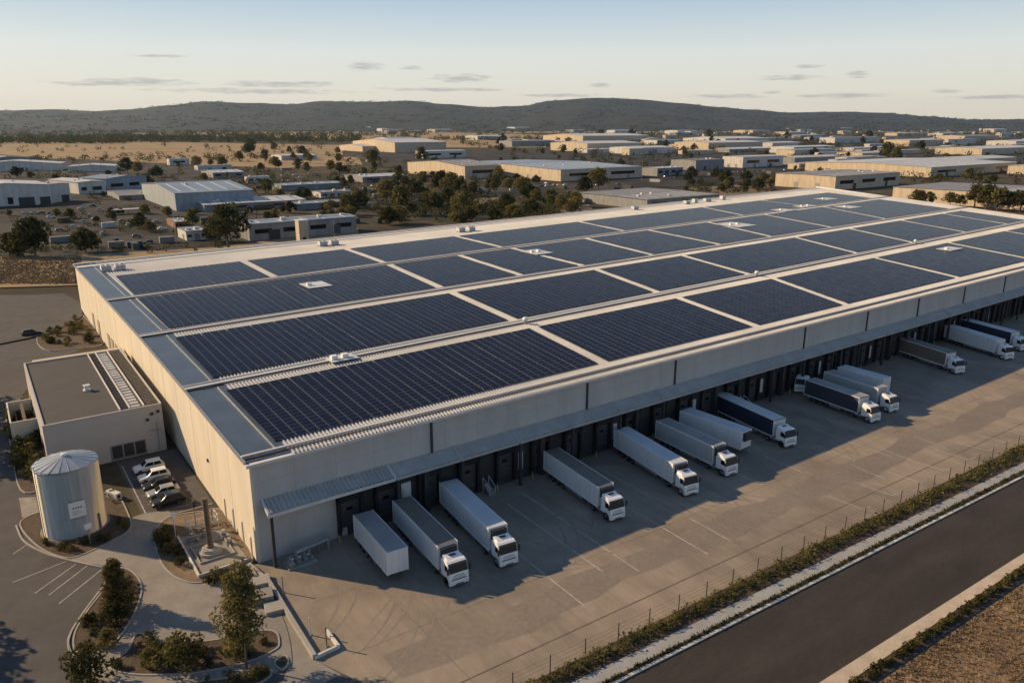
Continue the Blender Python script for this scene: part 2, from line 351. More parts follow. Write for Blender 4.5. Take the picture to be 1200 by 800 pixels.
# slab joints and painted bay lines of the yard
q = MB()
def ground_line(q, a0, b0, a1, b1, w=.12, z=.02):
    d = (L(a1, b1) - L(a0, b0)).normalized(); n_ = Vector((-d.y, d.x, 0)) * w / 2; P = L(a0, b0); Q = L(a1, b1); P.z = Q.z = z
    q.quad(P - n_, Q - n_, Q + n_, P + n_)
BAYS = [22.6, 27.6, 30.6, 38.6, 42.6, 49.3, 56.1, 63.2, 72, 77, 82, 88, 94.5, 102, 107, 112, 116.5, 125, 130]
for i, a in enumerate(BAYS):
    e = (-24.5, -21.5, -23.5, -25.5, -26.0, -20, -19, -22, -24, -24, -22, -21, -20, -19, -22, -20, -21, -22, -20)[i]
    b = -3.2
    while b > e:
        s_ = R.choice((2.5, 4, 6)); 
        if R.random() < .8: ground_line(q, a + .02 * b, b, a + .02 * max(e, b - s_), max(e, b - s_), .16)
        b -= s_ + R.choice((0, .0, .5))
for a in (60, 66, 72, 78, 84, 89, 94, 99):
    b0 = -29.4 - .035 * a
    ground_line(q, a, b0 + 1.8, a - .4, b0 + 5.2 + R.random(), .16); ground_line(q, a, b0 + 1.8, a + 1.6, b0 + 1.74, .14)
for a in (70, 78, 86): ground_line(q, a, -22, a - .6, -27, .14)
structure(q.build('yard_lines', M_line))
q = MB()
for b in (-9.5, -18.2): ground_line(q, 2, b, 290, b - 6, .05, .017)
for a in range(8, 200, 12): ground_line(q, a, -1, a + .5, -27, .05, .017)
ground_line(q, -1, -26.1, 280, -34.5, .16, .018)
structure(q.build('yard_joints', mat('joint_seal', (.12, .10, .085), .9, var=.2, obj=False)))
q = MB()                                                     # long shadow band along the yard, painted as a darker paving strip
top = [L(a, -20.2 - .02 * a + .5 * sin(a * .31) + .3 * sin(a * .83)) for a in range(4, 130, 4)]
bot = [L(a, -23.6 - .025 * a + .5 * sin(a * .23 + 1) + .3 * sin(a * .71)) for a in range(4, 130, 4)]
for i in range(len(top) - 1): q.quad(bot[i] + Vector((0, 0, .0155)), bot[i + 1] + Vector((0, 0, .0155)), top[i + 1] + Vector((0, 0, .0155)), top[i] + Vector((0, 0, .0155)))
structure(q.build('yard_shade_band', M_shade_band))

q = MB(); rt = random.Random(4)
for k in range(46):
    a = rt.uniform(5, 135); b0 = rt.uniform(-6, -14); turn = rt.uniform(-1, 1) * rt.uniform(2, 14); ln = rt.uniform(9, 15); w0 = .11
    if b0 - ln < F_fence(a) + 3: ln = b0 - F_fence(a) - 3
    for off_ in (-.85, .85):
        prev = None
        for i in range(15):
            t = i / 14; p = L(a + off_ + turn * t * t, b0 - ln * t * (1 - .25 * abs(turn) / 14 * t)); d = (U * (2 * turn * t) - V * ln).normalized(); n_ = Vector((-d.y, d.x, 0)) * w0 * K * (1 - .5 * abs(2 * t - 1)); p.z = .0166 + .0001 * k
            if prev: q.quad(prev[0], p - n_, p + n_, prev[1])
            prev = (p - n_, p + n_)
structure(q.build('tyre_marks', mat('tyre_marked_paving', (.175, .148, .12), .75, col2=(.225, .19, .152), scale=.5, fine=.15, obj=False)))
# hills
def hills():
    ridge = [(-700, 140), (-400, 136), (-200, 133), (0, 130), (60, 129), (110, 131), (150, 128.5), (200, 124), (245, 119.5), (290, 121), (340, 123.5), (380, 120), (440, 120.5), (480, 119), (520, 122), (570, 126), (610, 125), (645, 119), (690, 116.5), (740, 117.5), (790, 121), (840, 126), (880, 128.5), (930, 132), (985, 131.5), (1030, 132.5), (1080, 136.5), (1140, 139.5), (1250, 139), (1400, 137), (1700, 138), (2000, 142)]
    q = MB(); Y0, Y1, Y2 = 7600., 12800., 16500.; xs = [x for x in range(-700, 1990, 10)]; rows = 26
    def prof(x):
        for (x0, y0), (x1, y1) in zip(ridge, ridge[1:]):
            if x0 <= x <= x1:
                t = (x - x0) / (x1 - x0); t = t * t * (3 - 2 * t); return y0 + (y1 - y0) * t
        return 142
    def nse(x, y): return sin(x * .9 + y * 1.7) * .5 + sin(x * 2.3 - y * .8 + 1.3) * .3 + sin(x * 5.1 + y * 3.3) * .15
    for j in range(rows + 1):
        t = j / rows; Y = Y0 + (Y2 - Y0) * t
        for x in xs:
            hr = (HZ - prof(x)) / FPX * (Y1 / CT) * 1.0 + H
            tt = min(1, (Y - Y0) / (Y1 - Y0)); back = max(0, (Y - Y1) / (Y2 - Y1))
            z = (hr * .95 - 6) * (tt ** 1.25) * (1 - back * .8)
            z += 40 * nse(x * .022 + 3 * tt, tt * 6) * tt * (1 - .75 * max(0, 1 - abs(tt - 1) * 5)) * (1 if back == 0 else .3)
            z += R.uniform(-2, 4) * tt
            rr = ray(x, HZ); q.v.append((rr.x / rr.y * Y, Y, z - 2))
    w = len(xs)
    for j in range(rows):
        for i in range(w - 1): q.f.append((j * w + i, j * w + i + 1, (j + 1) * w + i + 1, (j + 1) * w + i)); q.m.append(0)
    structure(q.build('hills', M_hill, smooth=False)); return q.v, len(xs), rows
HV, HW, HR = hills()

# ------------------------------------------------------------------ the warehouse
ZE, Z3, Z2, Z1, ZB = 10.8, 11.3, 11.6, 11.4, 10.8
AIS = [(lambda a: 0 * a), (lambda a: 24.3 + .043 * a), (lambda a: 52.5 + .053 * a), (lambda a: 83.6 + .088 * a), (lambda a: 134.2 + .094 * a)]
ZS = [ZE, Z3, Z2, Z1, ZB]
def aend(b): return 266 + b * .497
def roofz(a, b):
    bs = [f(a) for f in AIS]
    for i in range(4):
        if b <= bs[i + 1] or i == 3:
            t = (b - bs[i]) / (bs[i + 1] - bs[i]); return ZS[i] + (ZS[i + 1] - ZS[i]) * t
def RP(a, b, dz=0.): p = L(a, b, roofz(a, b)); p.z += dz; return p
ENDS = [266., 283.5, 300.2, 322., 349.5]
wh = empty('warehouse', L(0, 0), UANG, 'long cream and grey distribution warehouse with a solar covered roof and truck docks', 'warehouse')
wh_inv = None
def wpart(mbx, name, m, parent=wh, **kw):                     # world-space mesh under the warehouse
    T = Matrix.Translation(parent_loc(parent)) @ Matrix.Rotation(parent_rz(parent), 4, 'Z'); Ti = T.inverted()
    mbx.v = [tuple(Ti @ Vector(p)) for p in mbx.v]
    return mbx.build(name, m, parent, **kw)
def parent_loc(p):
    l_ = Vector(p.location)
    if p.parent is not None: l_ = parent_loc(p.parent) + Matrix.Rotation(parent_rz(p.parent), 3, 'Z') @ l_
    return l_
def parent_rz(p): return p.rotation_euler[2] + (parent_rz(p.parent) if p.parent is not None else 0)
# gable wall (towards the sun), following the roof profile
def wall_poly(pts, inward, name, m):
    q = MB(); n = len(pts)
    lo = [p for p in pts]; hi = [p + inward for p in pts]
    q.hexa(lo, hi); return wpart(q, name, m)
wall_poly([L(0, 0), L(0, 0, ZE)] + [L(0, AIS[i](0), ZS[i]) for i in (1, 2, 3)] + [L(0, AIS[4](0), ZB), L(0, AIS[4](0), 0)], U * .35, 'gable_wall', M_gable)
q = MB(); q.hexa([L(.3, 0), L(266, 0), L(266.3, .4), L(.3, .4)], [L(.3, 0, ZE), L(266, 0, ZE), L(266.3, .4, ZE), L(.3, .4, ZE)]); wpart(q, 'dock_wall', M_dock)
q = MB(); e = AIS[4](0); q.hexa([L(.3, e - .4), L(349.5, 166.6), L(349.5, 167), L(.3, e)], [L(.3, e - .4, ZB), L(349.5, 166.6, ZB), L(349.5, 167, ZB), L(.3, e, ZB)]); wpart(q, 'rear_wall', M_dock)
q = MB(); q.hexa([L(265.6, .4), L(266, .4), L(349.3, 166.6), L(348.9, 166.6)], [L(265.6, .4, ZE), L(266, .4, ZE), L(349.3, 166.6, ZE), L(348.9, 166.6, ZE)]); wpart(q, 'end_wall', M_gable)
# ribbed metal roof: one sheet, real ribs running up the slope
q = MB(); NR = 620; prof = [(0, 0), (.52, 0), (.6, .15), (.9, .15)]
cols_ = []
for k in range(NR):
    for fx, hz in prof: cols_.append(((k + fx) / NR, hz))
cols_.append((1., 0.))
def left_pt(i, t): return 4.2 + (ENDS[i] - .6 - 4.2) * t
over = [-.35, 0, 0, 0, .2]
for t, hz in cols_:
    for i in range(5):
        a = left_pt(i, t); b = AIS[i](a) + over[i]; p = L(a, b, ZS[i]); p.z += .06 + hz; q.v.append(tuple(p))
for c in range(len(cols_) - 1):
    for i in range(4): q.f.append((c * 5 + i, (c + 1) * 5 + i, (c + 1) * 5 + i + 1, c * 5 + i + 1)); q.m.append(0)
for i in range(4): pass
roof = wpart(q, 'roof', M_roof, recalc=False)
# the smooth blue grey sheet along the gable edge, lapped in bays
q = MB()
for i in range(4):
    b0, b1 = AIS[i](0), AIS[i + 1](0)
    for a0, a1, dz in ((-.25, 1.5, .10), (1.5, 2.9, .06), (2.9, 4.2, .10)):
        P = [L(a0, b0 + .15, ZS[i]), L(a1, b0 + .15, ZS[i]), L(a1, b1 - .15, ZS[i + 1]), L(a0, b1 - .15, ZS[i + 1])]
        q.hexa([p + Vector((0, 0, dz - .1)) for p in P], [p + Vector((0, 0, dz + .05)) for p in P])
wpart(q, 'edge_flashing', M_flash, parent=roof)
q = MB()
for i in range(4):
    for a0, a1, h_ in ((-.42, -.22, .3), (3.15, 3.3, .28)):
        b0, b1 = AIS[i](0), AIS[i + 1](0)
        P = [L(a0, b0 + (.9 if a0 > 0 else 0), ZS[i]), L(a1, b0 + (.9 if a0 > 0 else 0), ZS[i]), L(a1, b1 - (1.5 if a0 > 0 else 0), ZS[i + 1]), L(a0, b1 - (1.5 if a0 > 0 else 0), ZS[i + 1])]
        q.hexa([p + Vector((0, 0, -.1)) for p in P], [p + Vector((0, 0, h_)) for p in P])
wpart(q, 'edge_rail', M_steel, parent=roof)
def along(name, i, db, w, h, m, dz=.2, a0=-.3, seg=30, gap=0.):
    q = MB()
    for k in range(seg):
        t0 = k / seg; t1 = (k + 1 - gap) / seg
        a = a0 + (ENDS[i] - .8 - a0) * t0; c = a0 + (ENDS[i] - .8 - a0) * t1
        P = [RP(a, AIS[i](a) + db - w / 2), RP(c, AIS[i](c) + db - w / 2), RP(c, AIS[i](c) + db + w / 2), RP(a, AIS[i](a) + db + w / 2)]
        q.hexa([p + Vector((0, 0, dz)) for p in P], [p + Vector((0, 0, dz + h)) for p in P])
    return wpart(q, name, m, parent=roof)
for i in (1, 2, 3):
    along('ridge_cap', i, 0, .55, .12, M_trim, .19); along('cable_tray', i, -.75, .22, .14, M_charcoal, .2); along('cable_tray', i, .8, .16, .2, M_trim, .2)
along('ridge_cap', 4, -5.5, 2.6, .10, M_trim, .19); along('cable_tray', 4, -3.6, .3, .14, M_brown_tin, .2); along('ridge_cap', 4, -.5, .9, .22, M_trim, .15)
along('cable_tray', 0, 1.35, .26, .22, M_trim, .2); along('cable_tray', 0, .8, .16, .1, M_brown_tin, .2)
q = MB(); P = [L(-.4, -.55, ZE - .25), L(266, -.55, ZE - .25), L(266, -.03, ZE - .25), L(-.4, -.03, ZE - .25)]
q.hexa(P, [p + Vector((0, 0, .36)) for p in P]); wpart(q, 'gutter', M_trim, parent=roof)
q = MB(); P = [L(265.4, 0, ZE), L(266.6, 0, ZE), L(350, 167, ZE), L(348.8, 167, ZE)]
q.hexa(P, [p + Vector((0, 0, .9)) for p in P]); wpart(q, 'end_parapet', M_trim, parent=roof)
# downpipes / panel joints on the dock wall
for a in (20.2, 43.4, 60, 91.1, 110.1, 128.2, 147, 166, 185, 204):
    q = MB(); q.obox(a - .13, -.16, 6.7, a + .13, -.01, ZE - .3); wpart(q, 'downpipe', M_charcoal)
q = MB()
for k in range(1, 60): 
    a = 4.4 * k
    q.obox(a - .02, -.012, 6.8, a + .02, .05, ZE - .3)
q.obox(.5, -.014, 8.6, 265, .05, 8.63); wpart(q, 'panel_joint', mat('joint_sealant', (.36, .36, .35), .9, var=.05))
q = MB()
for k in range(1, 17): q.obox(-.012, 7.9 * k - .02, 0, .05, 7.9 * k + .02, ZE - .1)
wpart(q, 'panel_joint', mat('cream_sealant', (.42, .37, .30), .9, var=.05))
# dark lower band, canopy, docks
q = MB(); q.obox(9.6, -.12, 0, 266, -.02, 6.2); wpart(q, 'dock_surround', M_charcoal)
CAN = [(.9, 14.6)] + [(14.75 + 8.25 * k, 14.75 + 8.25 * (k + 1) - .15) for k in range(30)]
for k, (a0, a1) in enumerate(CAN):
    if a0 > 262: break
    q = MB(); N = int((a1 - a0) / .46)
    for j in range(N):
        for fx, hz in ((0, 0), (.42, 0), (.52, .13), (.9, .13)) if k == 0 else ((0, 0), (.5, 0), (.6, .05), (.9, .05)):
            a = a0 + (a1 - a0) * (j + fx) / N
            for b, z in ((-.05, 6.7), (-1.9, 5.95)):
                p = L(a, b, z); p.z += hz; q.v.append(tuple(p))
    for b, z in ((-.05, 6.7), (-1.9, 5.95)): q.v.append(tuple(L(a1, b, z)))
    for c in range(N * 4): q.f.append((2 * c, 2 * c + 2, 2 * c + 3, 2 * c + 1)); q.m.append(0)
    can = wpart(q, 'dock_canopy', M_canopy, recalc=False)
    q = MB()
    q.hexa([L(a0, -2.0, 5.6), L(a1, -2.0, 5.6), L(a1, -1.86, 5.6), L(a0, -1.86, 5.6)], [L(a0, -2.0, 5.93), L(a1, -2.0, 5.93), L(a1, -1.86, 5.93), L(a0, -1.86, 5.93)])
    wpart(q, 'fascia', M_trim if k == 0 else M_canopy, parent=can)
    for a in (a0 + .02, a1 - .02):
        q = MB(); q.hexa([L(a - .1, -1.95, 5.7), L(a + .1, -1.95, 5.7), L(a + .1, -.05, 6.45), L(a - .1, -.05, 6.45)], [L(a - .1, -1.95, 6.06), L(a + .1, -1.95, 6.06), L(a + .1, -.05, 6.8), L(a - .1, -.05, 6.8)])
        wpart(q, 'rafter', M_trim if k == 0 else M_canopy, parent=can)
    q = MB(); q.obox(a0 + .15, -1.75, 0, a0 + .45, -1.45, 5.75); wpart(q, 'canopy_column', M_charcoal)
    if k % 2 == 1:
        q = MB(); q.obox(a0 + 3.9, -1.0, 0, a0 + 4.5, -.13, 5.9); wpart(q, 'dock_pier', M_charcoal)
DOORS = [9.9 + 5.15 * k if k == 0 else 14.2 + 5.3 * (k - 1) for k in range(36)]
lampm = mat('lamp_lens', (.75, .75, .7), .3, var=.02)
for k, a in enumerate(DOORS):
    if a > 200: break
    q = MB(); z0 = 1.05; w = 1.45
    q.obox(a - w, -.75, 1.0, a - w + .32, -.13, 4.9); q.obox(a + w - .32, -.75, 1.0, a + w, -.13, 4.9); q.obox(a - w, -.75, 4.2, a + w, -.13, 4.9)
    sh = wpart(q, 'dock_shelter', M_black)
    q = MB(); q.obox(a - w + .34, -.2, z0, a + w - .34, -.125, 4.15)
    for j in range(1, 5): q.obox(a - w + .36, -.215, z0 + j * .62 - .02, a + w - .36, -.19, z0 + j * .62 + .02, 1)
    dd = wpart(q, 'dock_door', [M_door, M_black])
    q = MB(); q.obox(a - .35, -.23, 2.9, a + .35, -.205, 3.3); wpart(q, 'pane', M_glass, parent=dd)
    for x in (a - w, a + w - .3): q = MB(); q.obox(x, -.55, .35, x + .3, -.13, 1.0); wpart(q, 'dock_bumper', M_black)
    q = MB(); q.obox(a - .18, -.95, 5.25, a + .18, -.6, 5.38); lf = wpart(q, 'dock_lamp', M_steel)
    if k % 3 == 1:
        q = MB(); q.obox(a + 2.1, -.3, 1.4, a + 2.75, -.125, 3.6); wpart(q, 'personnel_door', M_offwhite)
    q = MB(); q.tube(L(a - w - .25, -1.2, 0), L(a - w - .25, -1.2, .95), .09, n=8); wpart(q, 'bollard', mat('bollard_yellow', (.45, .36, .10), .6, var=.15))
# steps and rails beside the docks
for a in (17.2, 27.3, 69.9, 75.5):
    q = MB()
    for j in range(5): q.obox(a - .4, -1.9 + j * .34, 0, a + .4, -1.56 + j * .34, .2 * (j + 1))
    sp = wpart(q, 'dock_step', M_steel)
    q = MB()
    for s_ in (-.42, .42):
        for j in (0, 4): q.tube(L(a + s_, -1.75 + j * .36, 0), L(a + s_, -1.75 + j * .36, .2 * (j + 1) + .85), .035, n=6)
        q.tube(L(a + s_, -1.75, 1.05), L(a + s_, -.31, 1.85), .035, n=6)
    wpart(q, 'handrail', M_white, parent=sp)
q = MB(); q.obox(16.1, -.22, 1.6, 17.3, -.125, 4.1); wpart(q, 'personnel_door', M_offwhite)
# gable wall fittings: slender doors, vents, base plinth
for b, w, h_ in ((2.2, .35, 2.1), (5.0, .35, 2.6), (8.3, .35, 2.6), (11.6, .35, 2.4)):
    q = MB(); q.obox(-.09, b - w, .2, -.012, b + w, h_); wpart(q, 'service_door', M_trim)
    q = MB(); q.obox(-.11, b - w + .1, .4, -.085, b + w - .1, h_ - .15); wpart(q, 'louvre', M_gable)
q = MB(); q.obox(-.16, 17.1, 4.6, -.01, 17.4, 4.95); wpart(q, 'wall_lamp', M_charcoal)
for b in (82, 86.5, 91, 104, 112):
    q = MB(); q.obox(-.1, b - 1.3, .1, -.012, b + 1.3, 3.6)
    dd = wpart(q, 'roller_door', mat('roller_bronze', (.26, .22, .17), .6, var=.1))
    q = MB()
    for j in range(7): q.obox(-.115, b - 1.25, .4 + j * .45, -.098, b + 1.25, .46 + j * .45)
    wpart(q, 'slat', M_gable, parent=dd)

# ------------------------------------------------------------------ solar arrays on the roof
def glass_panel():
    m = bpy.data.materials.new('solar_glass'); m.use_nodes = True; nt = m.node_tree; n = nt.nodes; l = nt.links; b = n['Principled BSDF']
    b.inputs['Roughness'].default_value = .22; b.inputs['Specular IOR Level'].default_value = .035; b.inputs['IOR'].default_value = 1.3
    tc = n.new('ShaderNodeTexCoord'); nz = n.new('ShaderNodeTexNoise'); nz.inputs['Scale'].default_value = .35; nz.inputs['Detail'].default_value = 3; l.new(tc.outputs['Object'], nz.inputs['Vector'])
    mx = n.new('ShaderNodeMixRGB'); mx.inputs[1].default_value = (.0075, .0105, .025, 1); mx.inputs[2].default_value = (.012, .018, .044, 1)
    l.new(nz.outputs[0], mx.inputs[0]); l.new(mx.outputs[0], b.inputs['Base Color']); return m
M_pv = glass_panel(); M_pvf = mat('panel_frame', (.085, .09, .105), .5, metal=.3, var=.05)
ROWS = [
    ('front row beside the dock eave', lambda a: 3.3 + .004 * a, lambda a: 20.8 + .036 * a, [(3.6, 3.6), (49.2, 51.8), (82.6, 86.7), (108.7, 116.9), (151.7, 159.1), (190, 199), (228, 238), (258, 266)]),
    ('second row behind the front aisle', lambda a: 26.6 + .041 * a, lambda a: 48.4 + .052 * a, [(3.6, 3.8), (51.9, 54), (87.1, 92.3), (116.4, 122), (161.7, 171.7), (191.3, 202), (225, 236), (256.6, 268), (274, 284)]),
    ('third row before the rear aisle', lambda a: 54.4 + .053 * a, lambda a: 81.6 + .082 * a, [(4.2, 4.4), (54.6, 58.3), (75, 78.2), (93.1, 95.3), (116.8, 122.6), (143.8, 149.9), (167.7, 180.2), (200.5, 214), (236, 256), (288, 305)]),
    ('rearmost row by the back margin', lambda a: 85.0 + .088 * a, lambda a: 109.5 + .102 * a, [(4.6, 5), (32.1, 33), (58.7, 60.5), (94.3, 96.3), (142.8, 148.2), (206.6, 219), (253, 262), (308, 322)])]
ORD = ['first', 'second', 'third', 'fourth', 'fifth', 'sixth', 'seventh', 'eighth', 'ninth', 'tenth']
for rn, fb, ft, cuts in ROWS:
    for k in range(len(cuts) - 1):
        (b0, t0), (b1, t1) = cuts[k], cuts[k + 1]
        g = .85
        b0 += g if k else 0; t0 += g if k else 0; b1 -= g; t1 -= g
        mid = RP((b0 + b1 + t0 + t1) / 4, (fb(b0) + ft(t0)) / 2)
        root = empty('solar_array', mid, UANG, f'{ORD[k]} solar array from the gable in the {rn}', 'solar array', 'solar arrays on the warehouse roof')
        ns = max(2, round((b1 - b0) / 3.75)); nr = 22 if rn[0] == 't' else 18
        w_a = (b1 - b0)
        for s_ in range(ns):
            q = MB()
            for cix in range(3):
                for j in range(nr):
                    x0 = (s_ + .012 + cix * .3265) / ns; x1 = (s_ + .012 + cix * .3265 + .321) / ns
                    y0 = (j + .02) / nr; y1 = (j + .98) / nr
                    def PT(x, y):
                        a_lo = b0 + (b1 - b0) * x; a_hi = t0 + (t1 - t0) * x
                        a = a_lo + (a_hi - a_lo) * y
                        return RP(a, fb(a_lo) + (ft(a_hi) - fb(a_lo)) * y)
                    ti = R.uniform(-.009, .009); tj = R.uniform(-.006, .006)
                    P = [PT(x0, y0), PT(x1, y0), PT(x1, y1), PT(x0, y1)]
                    hz = [.34 - ti - tj, .34 + ti - tj, .34 + ti + tj + .03, .34 - ti + tj + .03]
                    T_ = [p + Vector((0, 0, h_)) for p, h_ in zip(P, hz)]; B_ = [p - Vector((0, 0, .06)) for p in T_]
                    cm = (T_[0] + T_[1] + T_[2] + T_[3]) / 4; G_ = [p + (cm - p).normalized() * .085 + Vector((0, 0, .006)) for p in T_]
                    q.add(G_, [(0, 1, 2, 3)], 0); q.add(T_ + B_, [(0, 1, 2, 3), (0, 4, 5, 1), (1, 5, 6, 2), (2, 6, 7, 3), (3, 7, 4, 0)], 1)
            wpart(q, 'panel_strip', [M_pv, M_pvf], parent=root, recalc=False)

# ------------------------------------------------------------------ roof plant
def roof_unit(a, b, label, w=2.2, d=1.5, h=1.1, name='rooftop_unit', fans=2):
    r = empty(name, RP(a, b, .2), UANG, label, 'roof unit', 'air handling units on the warehouse roof')
    q = MB(); q.box(-w / 2, -d / 2, .25, w / 2, d / 2, .25 + h); q.build('housing', M_offwhite, r, bevel=.04)
    q = MB(); q.box(-w / 2 - .1, -d / 2 + .1, 0, w / 2 + .1, -d / 2 + .22, .248); q.box(-w / 2 - .1, d / 2 - .22, 0, w / 2 + .1, d / 2 - .1, .248); q.build('skid', M_steel, r)
    for i in range(fans):
        x = (-w / 4 + i * w / 2) if fans > 1 else 0
        q = MB(); q.lathe((x, 0, .25 + h), [(.38, .0), (.42, .1), (.36, .12), (.34, .05), (.1, .06)], 14); q.build('fan', M_chassis, r)
    q = MB()
    for j in range(5): q.box(-w / 2 + .1, -d / 2 - .03, .4 + j * h * .16, w / 2 - .1, -d / 2 - .002, .46 + j * h * .16)
    q.build('louvre', M_pipe, r); return r
roof_unit(4.6, 119.5, 'left of the two pale units at the far gable corner of the roof', 2.4, 2.2, 1.2)
roof_unit(7.4, 119.0, 'right of the two pale units at the far gable corner of the roof', 2.4, 2.2, 1.2)
roof_unit(58, 125.8, 'left of the two units on the back roof margin behind the second rear array', 2.6, 2, 1.2)
roof_unit(61.2, 125.8, 'right of the two units on the back roof margin behind the second rear array', 2.6, 2, 1.2)
roof_unit(103, 127.5, 'left of the middle pair of units on the back roof margin', 2.6, 2, 1.3)
roof_unit(106.6, 127.5, 'right of the middle pair of units on the back roof margin', 2.6, 2, 1.3)
roof_unit(192, 143, 'lone unit on the back roof margin before the low grey building', 3, 2, 1.3)
for k, (a, b, w) in enumerate(((225, 146, 3), (231, 147, 2.2), (240, 148, 4), (252, 149.5, 2.5))):
    roof_unit(a, b, f'{ORD[k]} unit from the left in the cluster at the far back roof corner', w, 2, 1.4 + .4 * (k % 2), fans=1)
def roof_vent(a, b, label):
    r = empty('roof_vent', RP(a, b, .2), UANG, label, 'roof vent', 'turbine vents on the roof aisles')
    q = MB(); q.lathe((0, 0, 0), [(.3, 0), (.3, .5)], 12); q.build('collar', M_steel, r)
    q = MB(); q.lathe((0, 0, .5), [(.3, 0), (.55, .2), (.58, .45), (.4, .72), (.1, .8)], 14); q.build('cowl', M_white, r, smooth=True)
roof_vent(52.3, 25.6, 'white turbine vent where the first cross aisle meets the front roof aisle')
roof_vent(116.5, 29.0, 'small white vent on the front roof aisle near the third cross aisle')
roof_vent(190, 32.6, 'white turbine vent far along the front roof aisle')
def roof_pad(a, b, w, d, label, n=2):
    r = empty('roof_platform', RP(a, b, .42), UANG, label, 'platform', 'white access platforms among the solar arrays')
    q = MB(); q.box(-w / 2, -d / 2, 0, w / 2, d / 2, .12); q.build('deck', M_offwhite, r)
    for i in range(n):
        x = -w * .3 + i * w * .4; q = MB(); q.box(x - .5, -.5, .121, x + .5, .4, .75); q.build('cabinet', M_white, r, bevel=.03)
    q = MB()
    for s_ in (-1, 1):
        q.tube((-w / 2, s_ * d / 2, .12), (-w / 2, s_ * d / 2, .5), .03, n=6); q.tube((w / 2, s_ * d / 2, .12), (w / 2, s_ * d / 2, .5), .03, n=6); q.tube((-w / 2, s_ * d / 2, .5), (w / 2, s_ * d / 2, .5), .03, n=6)
    q.build('guard_rail', M_steel, r)
roof_pad(35.6, 73.5, 5.6, 6.5, 'white access platform inside the first array of the third row', 1)
roof_pad(20.2, 24.6, 4.6, 3.0, 'grey platform with pipework on the front roof aisle near the gable', 2)
roof_pad(96, 80, 6, 8, 'white platform on the cross aisle between third and fourth arrays of the third row', 2)
roof_pad(181, 86, 10, 12, 'white platform with two cabinets in the middle of the third row far back', 2)
roof_pad(188, 22.5, 8, 4.5, 'white platform in the front row beside the far dock eave', 1)
roof_pad(232, 104, 8, 8, 'left white platform of the far corner group on the rear roof aisle', 1)
roof_pad(252, 108, 12, 6, 'middle white platform of the far corner group on the rear roof aisle', 2)
roof_pad(262, 96, 9, 9, 'front white platform of the far corner group on the rear roof aisle', 1)
roof_pad(288, 122, 10, 8, 'rightmost white platform of the far corner group on the rear roof aisle', 1)

# ------------------------------------------------------------------ lorries
def wheel(parent, x, y, r=.5, w=.3, name='wheel'):
    key = ('wheel', r, w)
    if key not in MESHC:
        q = MB(); q.lathe((0, 0, 0), [(r * .62, -w / 2), (r * .94, -w / 2), (r, -w / 2 + .05), (r, w / 2 - .05), (r * .94, w / 2), (r * .62, w / 2)], 20, axis='y')
        t = q.mesh('tyre', M_tyre, smooth=True)
        q = MB(); q.lathe((0, 0, 0), [(r * .15, -w / 2 - .05), (r * .25, -w / 2 + .01), (r * .52, -w / 2 + .03), (r * .63, -w / 2 - .012), (r * .63, w / 2 + .012), (r * .52, w / 2 - .03), (r * .25, w / 2 - .01), (r * .15, w / 2 + .05)], 14, axis='y')
        MESHC[key] = (t, q.mesh('rim', M_rim, smooth=True))
    t, rm = MESHC[key]
    o = link_mesh(name, t, parent, (x, y, r)); link_mesh('rim', rm, o); return o
MESHC = {}
CABW = 1.22
